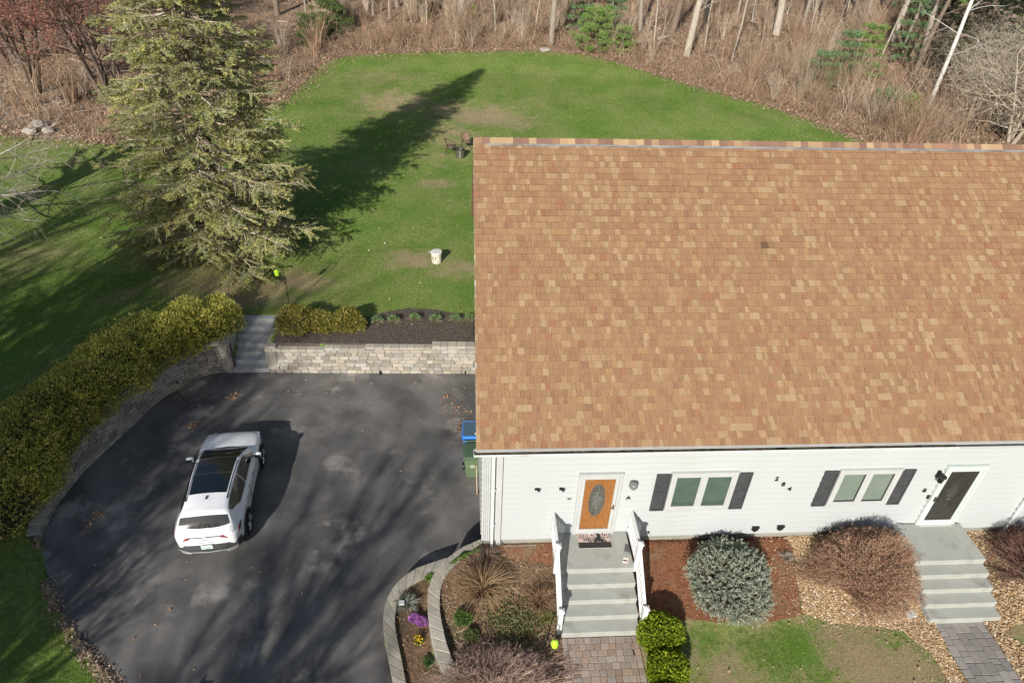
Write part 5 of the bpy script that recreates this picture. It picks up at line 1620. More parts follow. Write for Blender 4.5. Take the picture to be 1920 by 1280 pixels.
tuft('green_sprout', low(803, 1242), .17, .22, 130, [(.07,.17,.05,2),(.12,.24,.07,1)], 'dark green sprout at the bottom of the bed between the curbs', .008)
for px, py, r, lb in ((777, 1160, .14, 'left cushion of purple pink phlox between the curbs'), (792, 1166, .13, 'right cushion of purple pink phlox between the curbs')):
    o = shrub('phlox_cushion', low(px, py), r, r*.85, .1, 700, .045, [(.5,.2,.55,3),(.62,.34,.66,2),(.4,.13,.42,1)], (.07,.1,.04), lb, 'flower', .08, px, 'phlox cushions', asp=.85, up=1.2)
o = tuft('yellow_flower', low(785, 1202), .16, .14, 80, GR, 'small yellow flowering plant between the curbs', .006, cat='flower')
P = rng.normal(size=(60, 3))*np.array([.06, .07, .02])+np.array([0, 0, .13])
put('petals', leaf_mesh(P, rand_dirs(60), rand_dirs(60), np.full(60, .04), np.full(60, .035)), rep(pick(60, [(.85,.62,.02)], .1), 4), M_PETAL, o)
# lime green box shrubs by the walk
LP = [(.26,.34,.02,3),(.35,.41,.035,2),(.15,.22,.015,2.4),(.08,.13,.01,1.4)]
for x, y, r, lb in ((3.84, -2.6, .5, 'lime green box ball right beside the end of the steps'), (3.8, -3.42, .45, 'middle lime green box ball along the tan walk'), (3.64, -4.14, .4, 'lime green box ball cut by the lower picture edge')):
    shrub('box_ball', (x, y, h1(x, y)), r, r, r*.95, 6500, .075, LP, (.05,.07,.01), lb, 'shrub', .1, int(r*100), 'lime box balls', asp=.5, up=.6, zc=.6)
# sprouts along the back bed
for i, (px, py) in enumerate([(707,604),(738,603),(779,599),(817,601),(854,601),(880,600)]):
    p = at(px, py, .05); ordn = ['first', 'second', 'third', 'fourth', 'fifth', 'last'][i]
    o = tuft('bed_sprout', (p.x, p.y, .02), .3, .25, 90, [(.35,.28,.18,2),(.45,.38,.26,1)], ordn+' green sprout from the left in the dark mulch bed', .006, 'sprouts in the dark mulch bed')
    n = 220; D = rand_dirs(n); P = D*np.array([.2, .17, .12])*rng.uniform(.4, 1, (n, 1))+np.array([0, 0, .14])
    put('leaves', leaf_mesh(P, unit(D+np.array([0, 0, .8])), rand_dirs(n), rng.uniform(.06, .11, n), rng.uniform(.02, .035, n)), rep(pick(n, [(.16,.27,.1,2),(.22,.34,.14,1)], .15), 4), M_LEAF, o)
tuft('pale_grass_clump', fpx(1470, 1052), .22, .25, 120, [(.45,.42,.36,2),(.3,.27,.22,1)], 'small pale dry grass clump right of the blue green shrub', .006)
tuft('weed_clump', fpx(1688, 1134, -.3), .15, .12, 120, GR, 'small green weed clump in the pebbles by the far steps', .007)

# ------------------------------------------------------------------ loose ground cover (nobody could count it)
def scatter_in(poly, n, dens=None):
    X = np.array([p[0] for p in poly]); Y = np.array([p[1] for p in poly])
    x = rng.uniform(X.min(), X.max(), n); y = rng.uniform(Y.min(), Y.max(), n)
    k = inside(poly, x, y)
    if dens is not None: k &= rng.random(n) < dens(x, y)
    return x[k], y[k]
def flakes(name, x, y, z, size, pal, label, m_=None, flat=.35, asp=.7, cat=None, spread=.2):
    n = len(x)
    P = np.stack([x, y, z+rng.uniform(.006, .02, n)], 1)
    D = unit(np.stack([rng.normal(size=n), rng.normal(size=n), rng.normal(size=n)*flat], 1))
    U = unit(np.stack([rng.normal(size=n)*flat, rng.normal(size=n)*flat, np.ones(n)], 1))
    l_ = size*rng.uniform(.5, 1.4, n)
    o = link(name, np_mesh(name, *leaf_mesh(P, D, U, l_, l_*asp, .15), m_ or M_LEAF, col=rep(pick(n, pal, spread), 4)))
    tag(o, label, None, None, 'stuff'); return o
LEAFP = [(.42,.24,.13,2),(.52,.33,.2,2),(.33,.17,.1,1),(.6,.45,.3,1)]
# pebbles
def pebbles(name, poly_list, n, label):
    X, Y = [], []
    for poly, m_ in poly_list:
        x, y = scatter_in(poly, m_); X.append(x); Y.append(y)
    x = np.concatenate(X); y = np.concatenate(Y); n = len(x)
    z = H(x, y)+.03
    oc = np.array([[1,0,0],[0,1,0],[-1,0,0],[0,-1,0],[0,0,1.0]])
    s = rng.uniform(.014, .036, n); a = rng.uniform(0, 6.28, n)
    sx = s*rng.uniform(.8, 1.5, n); sy = s*rng.uniform(.7, 1.1, n); sz_ = s*rng.uniform(.5, .9, n)
    v = np.repeat(oc[None], n, 0)*np.stack([sx, sy, sz_], 1)[:, None, :]
    v += rng.normal(size=v.shape)*.12*s[:, None, None]
    ca, sa = np.cos(a)[:, None], np.sin(a)[:, None]
    V = np.stack([v[:, :, 0]*ca-v[:, :, 1]*sa+x[:, None], v[:, :, 0]*sa+v[:, :, 1]*ca+y[:, None], v[:, :, 2]+z[:, None]], -1)
    f = np.array([[0,1,4],[1,2,4],[2,3,4],[3,0,4]])
    F = (np.arange(n)[:, None, None]*5+f[None]).reshape(-1, 3)
    o = link(name, np_mesh(name, V.reshape(-1, 3), F, M_TWIG, col=rep(pick(n, [(.42,.29,.16,3),(.54,.42,.27,2),(.32,.2,.11,2.4),(.62,.54,.42,.7),(.26,.2,.14,1.2)], .2), 5)))
    tag(o, label, None, None, 'stuff')
pebbles('pebbles', [(grav, 24000), (grav2, 22000)], 0, 'loose tan pebbles round the far steps')
x, y = scatter_in(bedB, 2500); sel = x > 7.2; flakes('stray_pebble_chips', x[sel], y[sel], H(x[sel], y[sel])+.015, .05, [(.6,.42,.28)], 'scattered pale chips at the edge of the mulch')
x, y = scatter_in(bedB, 9000); flakes('mulch_chips', x, y, H(x, y)+.012, .05, [(.3,.13,.07,3),(.22,.09,.05,2),(.42,.24,.15,1)], 'red brown mulch chips in the bed under the window', M_TWIG, asp=.35)
x, y = scatter_in(bedA, 9000); flakes('bed_chips', x, y, H(x, y)+.012, .045, [(.3,.2,.13,3),(.2,.12,.08,2),(.45,.34,.24,1)], 'bark chips and dead leaves in the soil bed', M_TWIG, asp=.5)
x, y = scatter_in(low_bed, 3500); flakes('bed_litter', x, y, H(x, y)+.014, .045, [(.3,.2,.13,3),(.2,.12,.08,2),(.45,.34,.24,1)], 'bark chips between the two curbs', M_TWIG, asp=.5)
x, y = scatter_in(bedC, 9000); flakes('dark_chips', x, y, H(x, y)+.015, .05, [(.08,.065,.055,3),(.14,.11,.09,2),(.32,.25,.18,1.2)], 'dark bark chips in the bed on the back wall', M_TWIG, asp=.35)
# dead leaves on the drive and along its edge
X, Y = [], []
for px, py, r, n in ((435,743,.25,45),(362,798,.22,40),(380,742,.3,25),(340,780,.2,25),(185,965,.2,25),(165,985,.2,18),(340,735,.5,60),(860,770,.5,50),(868,800,.25,60),(845,745,.8,40),(600,707,1.5,18),(760,706,1.5,16),(400,706,.8,40)):
    p = at(px, py, ZD); X.append(p.x+rng.normal(size=n)*r*.5); Y.append(p.y+rng.normal(size=n)*r*.5)
X.append(rng.uniform(-11, -1, 90)); Y.append(rng.uniform(-3, 8.4, 90))
x = np.concatenate(X); y = np.concatenate(Y); k = inside(drive_poly, x, y) & (y < 8.55)
flakes('fallen_leaves', x[k], y[k], np.full(k.sum(), ZD), .085, LEAFP, 'dead brown leaves lying on the asphalt', cat=None)
e_ = np.array([(p.x, p.y) for p in resample(DRIVE_EDGE, 80)])
i = rng.integers(0, 60, 4200); i = i[vnoise(i*1.0, i*0.0, 3.0) > .38]; m_ = len(i); wgt = np.clip(np.sin(i/60*3.1)+.35, .2, 1)
x = e_[i, 0]+rng.normal(size=m_)*.09*wgt-.05; y = e_[i, 1]+rng.normal(size=m_)*.09*wgt-.03
flakes('edge_litter', x, y, np.maximum(H(x, y), ZD)+.01, .06, [(.5,.38,.27,2),(.36,.25,.17,2),(.6,.5,.4,1),(.28,.2,.14,1)], 'dead leaf litter along the left edge of the driveway')
x = rng.uniform(-24, 0, 900); y = rng.uniform(-4, 46, 900); k = ~inside(dip_poly, x, y) & ~inside(forest_poly, x, y) & ((y > 10) | (x < -13.6))
flakes('lawn_leaves', x[k], y[k], H(x[k], y[k])+.03, .1, [(.6,.5,.32,2),(.5,.36,.2,1),(.65,.6,.45,1)], 'scattered pale leaves on the lawn')
x = rng.uniform(-48, 60, 190000); y = rng.uniform(28, 82, 190000); k = inside(forest_poly, x, y) & (rng.random(190000) < np.exp(-np.maximum(y-45, 0)/30)); x, y = x[k], y[k]
flakes('forest_leaves', x, y, H(x, y)+.04, .17, [(.5,.34,.23,3),(.38,.25,.16,2),(.6,.45,.33,2),(.28,.18,.11,1)], 'brown fallen leaves covering the wood floor')

# grass blades on all lawns
def blades(name, x, y, hgt, wdt, label):
    n = len(x)
    P = np.stack([x, y, H(x, y)-.01], 1)
    D = unit(np.stack([rng.normal(size=n)*.55, rng.normal(size=n)*.55, np.ones(n)], 1))
    S = unit(np.cross(D, rand_dirs(n)))
    l_ = hgt*rng.uniform(.5, 1.3, n)
    d = dryness(x, y)+(vnoise(x, y, .7)-.5)*.9+(rng.random(n)-.5)*.5
    g = pick(n, [(.17,.3,.05,3),(.24,.36,.08,2),(.13,.24,.04,2),(.36,.38,.15,1.2)], .22)
    g *= (.8+.45*vnoise(x+5, y, 2.2))[:, None]
    s_ = pick(n, [(.5,.42,.26,2),(.4,.31,.18,1)], .2)
    c = np.where((d > .55)[:, None], s_, g)
    V = np.stack([P-S*wdt*.5, P+S*wdt*.5, P+D*l_[:, None]], 1).reshape(-1, 3)
    o = link(name, np_mesh(name, V, np.arange(3*n).reshape(n, 3), M_LEAF, col=rep(c, 3)))
    tag(o, label, None, None, 'stuff')
def lawn_ok(x, y):
    k = ~inside(dip_poly, x, y) & ~inside(forest_poly, x, y) & ~inside(bedC, x, y)
    k &= ~((x > -9.6) & (x < -7.5) & (y < 10.85) & (y > 8))
    k &= ~((x > -.3) & (x < 19.1) & (y > -.1) & (y < 11.7))
    for po in (bedA, bedB, grav, grav2, low_bed): k &= ~inside(po, x, y)
    k &= ~((y < 0) & (x > -3) & (x < 3.4)) & ~((y < 0) & (x > 10.6) & (x < 12.2))
    return k
x = rng.uniform(-24, -9, 210000); y = rng.uniform(-5, 14, 210000); k = lawn_ok(x, y); blades('grass', x[k], y[k], .06, .018, 'short mown grass on the left lawn')
x = rng.uniform(-24, 1, 230000); y = rng.uniform(9, 32, 230000); k = lawn_ok(x, y); blades('grass', x[k], y[k], .055, .022, 'short mown grass on the back lawn near the wall')
x = rng.uniform(-20, 27, 200000); y = rng.uniform(30, 52, 200000); k = lawn_ok(x, y); blades('grass', x[k], y[k], .06, .035, 'short mown grass on the far lawn below the woods')
x = rng.uniform(3.2, 18, 60000); y = rng.uniform(-5.5, -1.5, 60000); k = lawn_ok(x, y) & (rng.random(60000) < .35+.65*(vnoise(x, y, .8) > .45)); blades('grass', x[k], y[k], .055, .013, 'thin patchy grass in the front yard')

x = rng.uniform(3.4, 13.5, 160); y = rng.uniform(-5, -1.9, 160); k = lawn_ok(x, y)
flakes('yard_leaves', x[k], y[k], H(x[k], y[k])+.03, .07, [(.5,.36,.22,2),(.4,.26,.15,1),(.6,.5,.36,1)], 'dead leaves and stray chips on the front yard')
x = rng.normal(size=1500)*.22; i = rng.integers(0, len(grav), 1500); gx_ = np.array([g[0] for g in grav])[i]+x; gy_ = np.array([g[1] for g in grav])[i]+rng.normal(size=1500)*.18
k = (gy_ < -1.6) & ((gx_ < 10.6)) & (gx_ > 7); flakes('stray_pebbles', gx_[k], gy_[k], H(gx_[k], gy_[k])+.02, .035, [(.5,.38,.24,2),(.6,.5,.36,1),(.36,.24,.14,1)], 'stray pebbles spilled at the edge of the gravel bed', M_TWIG, asp=.8)

p0 = at(965, 1165, -.3); n = 2600; x = p0.x+rng.normal(size=n)*.42; y = p0.y+rng.normal(size=n)*.28; k = inside(bedA, x, y)
flakes('ground_cover', x[k], y[k], H(x[k], y[k])+rng.uniform(.01, .09, k.sum()), .05, [(.13,.17,.06,2),(.2,.23,.09,1),(.25,.18,.1,1)], 'dull green creeping ground cover in the soil bed', flat=1.0)
n = 900; x = rng.uniform(-1.4, 1.4, n); y = rng.uniform(-4.2, -.3, n); k = inside(bedA, x, y); x, y = x[k], y[k]; n = len(x)
P = np.stack([x, y, H(x, y)+.02], 1); D = unit(rng.normal(size=(n, 3))*np.array([1, 1, .35])+np.array([0, 0, .25]))
o = link('dead_stems', np_mesh('dead_stems', *seg_mesh(P, P+D*rng.uniform(.08, .35, (n, 1)), np.full(n, .006), np.full(n, .002), 3), M_TWIG, col=rep(pick(n, [(.4,.3,.2,2),(.28,.19,.12,1),(.5,.4,.28,1)], .2), 6)))
tag(o, 'short dead stems and straw littering the soil bed', None, None, 'stuff')

ed = np.array([(p.x, p.y) for p in resample(catmull(fe, 6), 400)]); n = 9000; i = rng.integers(20, 399, n)
x = ed[i, 0]+rng.normal(size=n)*.6; y = ed[i, 1]+rng.normal(size=n)*.7
flakes('edge_leaves', x, y, H(x, y)+.05, .13, [(.5,.34,.23,3),(.38,.25,.16,2),(.6,.45,.33,2)], 'dead leaves drifted from the woods onto the lawn edge')
# ------------------------------------------------------------------ trees
M_BARK = pm('grey_bark', (1,1,1), (.7,.68,.66), 9, .95, .8, 14, 6, attr=True, spec=.1, bdist=.05, stretch=(1,1,.25))
def grow(p, d, L, r, lev, O, out, tips, R):
    n = max(2, int(round(L/O['step'][lev])))
    pts = []
    for i in range(n):
        d = d+R.normal(size=3)*O['wob'][lev]; d[2] += O['up'][lev]; d = d/np.linalg.norm(d)
        q = p+d*(L/n); ra = r*(1-O['taper']*i/n); rb = r*(1-O['taper']*(i+1)/n)
        out[lev].append((p, q, ra, rb)); pts.append((q, d.copy(), rb, (i+1)/n)); p = q
    if lev+1 < O['levels']:
        k = O['kids'][lev]
        for j in range(k):
            t = O['bare'][lev]+(1-O['bare'][lev])*(j+R.random())/k
            i = min(int(t*n), n-1); q, dd, rr_, _ = pts[i]
            a = R.normal(size=3); a -= dd*a.dot(dd); a /= np.linalg.norm(a)
            ang = O['ang'][lev]*R.uniform(.7, 1.3)
            nd = dd*math.cos(ang)+a*math.sin(ang)
            grow(q, nd, L*O['len'][lev]*R.uniform(.6, 1.15)*(1.15-.5*t), max(rr_*O['thin'][lev], .005), lev+1, O, out, tips, R)
    else:
        tips.append(p)
def tree_parts(O, H_, r0, seed, stems=1, lean=.1):
    R = np.random.default_rng(seed); out = [[] for _ in range(O['levels'])]; tips = []
    for s in range(stems):
        a = 2*math.pi*s/stems+R.random(); k = lean if stems == 1 else .28
        d = np.array([math.cos(a)*k, math.sin(a)*k, 1.0]); d /= np.linalg.norm(d)
        grow(np.array([math.cos(a)*.15*(stems > 1), math.sin(a)*.15*(stems > 1), -.2]), d, H_*R.uniform(.85, 1.05), r0, 0, O, out, tips, R)
    return out, np.array(tips)
def seg_arr(lst):
    return np.array([l[0] for l in lst]), np.array([l[1] for l in lst]), np.array([l[2] for l in lst]), np.array([l[3] for l in lst])
O_BARE = dict(levels=4, step=[1.2,.7,.5,.35], wob=[.06,.16,.22,.25], up=[.02,.05,.04,.02], taper=.75, kids=[16,8,6,0], bare=[.3,.2,.2,0], ang=[.9,.8,.8,0], len=[.42,.5,.5,0], thin=[.5,.5,.5,0])
O_TALL = dict(levels=3, step=[1.4,.8,.5], wob=[.03,.16,.22], up=[.02,.02,.03], taper=.55, kids=[14,6,0], bare=[.18,.25,0], ang=[1.2,.8,0], len=[.16,.5,0], thin=[.22,.5,0])
def tree_mesh(O, H_, r0, seed, bark, stems=1, lean=.05, n0=10):
    out, tips = tree_parts(O, H_, r0, seed, stems, lean)
    V, F = seg_mesh(*seg_arr(out[0]), n0)
    t = np_mesh('trunk', V, F, M_BARK, col=np.tile(bark, (len(V), 1)), smooth=True)
    vf = join(*[seg_mesh(*seg_arr(o_), 4 if i == 0 else 3) for i, o_ in enumerate(out[1:]) if o_])
    b_ = np_mesh('branches', vf[0], vf[1], M_BARK, col=np.tile(np.array(bark)*1.05, (len(vf[0]), 1)))
    return t, b_, tips
def tree_thing(name, loc, me, rz, sc, label, cat='tree', group=None, tilt=(0, 0)):
    o = empty(name, loc, rz, label, cat, group); o.rotation_euler = (tilt[0], tilt[1], rz); o.scale = (sc, sc, sc)
    link('trunk', me[0], o); link('branches', me[1], o)['kind'] = 'stuff'
    return o
GREY = (.36,.31,.26); PALE = (.52,.47,.39); BROWN = (.24,.19,.15)
T1 = tree_mesh(O_TALL, 17, .36, 1, PALE); T2 = tree_mesh(O_TALL, 16, .26, 2, GREY); T3 = tree_mesh(O_TALL, 14, .17, 3, GREY); T4 = tree_mesh(O_TALL, 17, .3, 4, BROWN)
THIN = tree_mesh(dict(O_TALL, wob=[.05,.2,.25]), 9, .07, 5, PALE, n0=6); THIN2 = tree_mesh(dict(O_TALL, wob=[.08,.2,.25]), 7, .05, 6, GREY, n0=6)
woods = [(862,54,T1,1.1,'broad pale tree trunk straight behind the lawn'),(1033,86,T2,1.05,'grey tree trunk left of the bright green pine bush'),(1200,58,T2,.9,'slim grey trunk left of the two broad trunks in the woods'),
 (1260,62,T4,1.15,'smooth broad grey trunk deep in the woods'),(1287,106,T1,.9,'shaggy broad trunk at the wood edge with a broken limb'),(1455,66,T1,1.05,'broad pale trunk above the ridge of the roof'),
 (1622,52,T2,1.0,'grey trunk among the pine boughs at the right'),(1672,78,T1,.85,'pale leaning trunk below the pine boughs'),(1697,84,T3,1.1,'slim pale trunk next to the pale leaning one'),
 (1727,112,T2,1.1,'grey leaning trunk left of the white birch'),(1712,142,T4,.75,'dark thin trunk left of the white birch'),(575,42,T3,.7,'thin pale trunk behind the dark green shrub'),(700,30,T3,.8,'slim trunk in the left part of the back woods'),(815,20,T4,.8,'dark slim trunk left of the broad pale trunk'),(1100,20,T3,.9,'slim trunk behind the bright green pine bush'),(520,30,T4,.9,'dark trunk right of the big spruce in the woods'),(1380,45,T3,1.0,'slim trunk right of the shaggy broad trunk'),(1540,30,T4,.9,'dark trunk deep in the woods above the roof'),(1840,90,T2,1.1,'grey trunk behind the pale bare tree on the right'),(960,28,T4,1.0,'dark trunk right of the broad pale trunk'),(1320,52,T2,.95,'grey trunk just right of the shaggy broad trunk'),(1410,25,T4,1.0,'dark brown trunk far behind the brush'),(1505,48,T2,.9,'grey trunk right of the broad pale trunk over the roof'),(640,12,T2,.9,'grey trunk behind the dark green evergreen bush'),(745,14,T2,1.0,'grey trunk in the left half of the back woods'),(1585,70,T4,.85,'dark trunk left of the trunk among pine boughs')]
for i, (px, py, me_, sc, lb) in enumerate(woods):
    p = gp(px, py)
    tree_thing('woodland_tree', p, me_, i*1.7, sc, lb, 'tree', 'trees in the woods', (random.uniform(-.03,.03), random.uniform(-.03,.05)))
thin = [(612,52),(655,45),(930,70),(985,62),(1060,25),(1082,40),(1225,100),(1240,75),(1320,95),(1345,70),(1372,115),(1400,100),(1425,90),(1500,85),(1600,88),(1780,60),(1890,60),(755,55),(800,48),(1000,80),(1570,60),(1650,110),(545,12),(730,38),(905,25),(1010,20),(1150,15),(1180,90),(1410,40),(1475,28),(1520,60),(1590,15)]
nth = ['first','second','third','fourth','fifth','sixth','seventh','eighth','ninth','tenth','eleventh','twelfth','thirteenth','fourteenth','fifteenth','sixteenth','seventeenth','eighteenth','nineteenth','twentieth','twenty-first','twenty-second','twenty-third','twenty-fourth','twenty-fifth','twenty-sixth','twenty-seventh','twenty-eighth','twenty-ninth','thirtieth','thirty-first','last']
for i, (px, py) in enumerate(sorted(thin)):
    p = gp(px, py)
    tree_thing('sapling', p, THIN if i % 2 else THIN2, i*2.1, random.uniform(.8, 1.25), 'thin bare sapling in the woods, %s counted from the left' % nth[i], 'sapling', 'saplings in the woods', (random.uniform(-.1,.1), random.uniform(-.1,.12)))
# white birch
bt, bb, _ = tree_mesh(dict(O_TALL, wob=[.02,.16,.22]), 15, .16, 8, (.72,.69,.64))
M_BIRCH = pm('white_birch_bark', (.72,.7,.66), (.62,.59,.54), 6, .8, .3, 20, 5, c3=(.12,.1,.09), s3=5, t3=(.62,.7), stretch=(.4,.4,2.2))
bt.materials.clear(); bt.materials.append(M_BIRCH)
p = gp(1735, 213); tree_thing('birch_tree', p, (bt, bb), .3, 1.0, 'slender white birch at the right wood edge', 'tree', None, (0, rad(2)))
# pale bare tree on the right, multi stemmed, and red budded tree on the left
t = tree_mesh(dict(O_BARE, kids=[15,9,6,0], bare=[.12,.08,.08,0], ang=[1.1,.8,.8,0], up=[.02,.03,.0,-.02], len=[.62,.55,.5,0], thin=[.6,.6,.6,0]), 6.5, .11, 14, (.5,.44,.35), stems=6)
p = gp(1895, 268); tree_thing('bare_tree', p, t, .4, 1.0, 'pale many-stemmed bare tree at the right picture edge')
p = gp(1815, 225); tree_thing('bare_tree', p, t, 4.1, .85, 'pale bare tree right of the white birch'); p = gp(1960, 215); tree_thing('bare_tree', p, t, 2.4, 1.05, 'pale bare tree partly outside the right picture edge')
t = tree_mesh(dict(O_BARE, kids=[13,9,7,0], bare=[.2,.1,.1,0]), 11, .15, 15, (.2,.155,.13), stems=5)
p = gp(212, 207); ma = tree_thing('maple_tree', p, t, 1.0, 1.0, 'dark many-stemmed maple with red buds at the upper left')
tp = t[2]; i = rng.integers(0, len(tp), 17000); n = 17000
Q = tp[i]+rng.normal(size=(n, 3))*.13; l_ = rng.uniform(.07, .17, n)
put('buds', leaf_mesh(Q, rand_dirs(n), rand_dirs(n), l_, l_*.6), rep(pick(n, [(.36,.15,.12,3),(.42,.2,.15,2),(.28,.13,.1,2)], .2), 4), M_LEAF, ma)
p = gp(135, 95); mc = tree_thing('maple_tree', p, t, 4.4, 1.25, 'red budded maple between the spruce and the corner maple'); put('buds', leaf_mesh(Q, rand_dirs(n), rand_dirs(n), l_, l_*.6), rep(pick(n, [(.38,.15,.12,3),(.44,.2,.15,2),(.28,.13,.1,2)], .2), 4), M_LEAF, mc); p = gp(20, 120); md = tree_thing('maple_tree', p, t, 5.3, 1.2, 'red budded maple cut by the left picture edge'); put('buds', leaf_mesh(Q, rand_dirs(n), rand_dirs(n), l_, l_*.6), rep(pick(n, [(.38,.15,.12,3),(.44,.2,.15,2)], .2), 4), M_LEAF, md); p = gp(70, 175); mb = tree_thing('maple_tree', p, t, 2.8, .9, 'red budded maple in the upper left corner')
put('buds', leaf_mesh(Q, rand_dirs(n), rand_dirs(n), l_, l_*.6), rep(pick(n, [(.38,.15,.12,3),(.44,.2,.15,2),(.28,.13,.1,2)], .2), 4), M_LEAF, mb)

# conifers
def conifer(H_, Rb, nb, seed, pal, twigpal, bare_in=.3, dens=1.0, leaf=.16, top=1.0, shape=.75, name='spruce'):
    R = np.random.default_rng(seed)
    P0, P1, ra, rb = [], [], [], []
    LP_, LD, LL, LC = [], [], [], []
    for j in range(nb):
        t = (j+R.random())/nb
        z = .35+t**.92*(H_-.8)
        Lb = Rb*(1-t)**shape*R.uniform(.45, 1.12)+.15
        a = j*2.39996+R.uniform(-.3, .3)
        out = np.array([math.cos(a), math.sin(a), 0]); side = np.array([-out[1], out[0], 0])
        n = 9
        s = np.linspace(0, 1, n)
        dr = R.uniform(.12, .32)
        pts = np.stack([out[0]*Lb*s, out[1]*Lb*s, z+Lb*(-dr*s*1.3+dr*1.05*s*s)+.0*s], 1)
        pts[:, :2] += R.normal(size=(n, 2))*.03*Lb*s[:, None]
        for k in range(n-1):
            P0.append(pts[k]); P1.append(pts[k+1]); ra.append(.035*(1-s[k])*(Lb/Rb+.3)+.006); rb.append(.035*(1-s[k+1])*(Lb/Rb+.3)+.006)
        m = max(6, int(Lb*7*dens))
        fresh = R.random() < .62
        for k in range(m):
            u = R.uniform(.22, 1.0)**.8
            c = np.array([np.interp(u, s, pts[:, q]) for q in range(3)])
            sd = 1 if k % 2 else -1
            d = unit(out*R.uniform(.5, 1.0)+side*sd*R.uniform(.35, 1.0)+np.array([0, 0, R.uniform(-.35, .2)]))
            l_ = (.3+.55*(1-u))*Lb*.42*R.uniform(.6, 1.25)+.12
            e = c+d*l_+np.array([0, 0, -.12*l_])
            P0.append(c); P1.append(e); ra.append(.012); rb.append(.005)
            if u < bare_in+R.uniform(-.15, .15): 
                # bare inner twigs
                for q in range(2):
                    g = c+(e-c)*R.random(); P0.append(g); P1.append(g+R.normal(size=3)*.22); ra.append(.005); rb.append(.002)
                continue
            if R.random() < .12: continue
            cnt = int(l_/(leaf*.17))+6
            tt_ = R.random(cnt)**.8
            b_ = c[None]+(e-c)[None]*tt_[:, None]
            sdir = unit(np.cross(d, np.array([0, 0, 1])))
            dd = unit(d[None]*R.uniform(.4, 1.0, (cnt, 1))+sdir[None]*R.choice([-1, 1], (cnt, 1))*R.uniform(.2, .9, (cnt, 1))+R.normal(size=(cnt, 3))*.45)
            LP_.append(b_); LD.append(dd); LL.append(R.uniform(.6, 1.25, cnt)*leaf)
            col = np.array(pal[int(R.integers(0, len(pal)))]) * (1.2 if (fresh and u > .6) else .9)*R.uniform(.85, 1.15)
            LC.append(np.repeat(col[None], cnt, 0))
    segs = (np.array(P0), np.array(P1), np.array(ra), np.array(rb))
    LP_ = np.concatenate(LP_); LD = np.concatenate(LD); LL = np.concatenate(LL); LC = np.concatenate(LC)
    tz = np.linspace(-.2, H_, 14)
    TP = np.stack([np.zeros(14), np.zeros(14), tz], 1)
    tr = .018*H_*(1-tz/H_*.97)
    V, F = seg_mesh(TP[:-1], TP[1:], tr[:-1], tr[1:], 10)
    me_t = np_mesh('trunk', V, F, M_BARK, col=np.tile((.17,.13,.1), (len(V), 1)), smooth=True)
    V, F = seg_mesh(*segs, 3)
    tc2 = np.array(twigpal); cc = tc2[R.integers(0, len(tc2), len(segs[0]))]*R.uniform(.8, 1.2, (len(segs[0]), 1))
    me_b = np_mesh('branches', V, F, M_TWIG, col=rep(cc, 6))
    V, F = leaf_mesh(LP_, LD, R.normal(size=LP_.shape)*.5+np.array([0, 0, 1]), LL, LL*.34, .12)
    me_f = np_mesh('needles', V, F, M_LEAF, col=rep(LC*R.uniform(.85, 1.15, (len(LC), 1)), 4))
    return me_t, me_b, me_f
def conifer_thing(name, loc, ms, rz, sc, label, group=None, tilt=(0, 0)):
    o = empty(name, loc, rz, label, 'tree', group); o.scale = (sc,)*3; o.rotation_euler = (tilt[0], tilt[1], rz)
    link('trunk', ms[0], o); link('branches', ms[1], o)['kind'] = 'stuff'; link('needles', ms[2], o)['kind'] = 'stuff'
    return o
SP = conifer(17.5, 4.15, 540, 3, [(.42,.43,.15),(.5,.48,.17),(.33,.36,.14),(.34,.37,.19)], [(.42,.34,.26),(.36,.29,.22),(.56,.5,.42)], .36, 1.5, .1, shape=.72)
conifer_thing('spruce_tree', (-11.2, 16.4, h1(-11.2, 16.4)), SP, .5, 1.0, 'tall yellow green spruce with bare grey inner twigs on the lawn')
# dark hemlocks behind the right wood edge
HM = conifer(13, 3.4, 150, 9, [(.03,.045,.02),(.045,.055,.025),(.025,.035,.018)], [(.1,.08,.06),(.16,.13,.1)], .2, 1.0, .2)
for px, py, sc, lb in ((1800, 150, 1.0, 'dark hemlock behind the white birch'), (1900, 120, 1.1, 'dark hemlock behind the pale bare tree at the right'), (1750, 60, 1.0, 'dark hemlock left of the one behind the birch'), (1130, 2, .9, 'dark hemlock far behind the bright green pine bush'), (660, -5, .9, 'dark hemlock far behind the left wood edge')):
    conifer_thing('hemlock_tree', gp(px, py), HM, px, sc, lb, 'hemlocks in the woods')
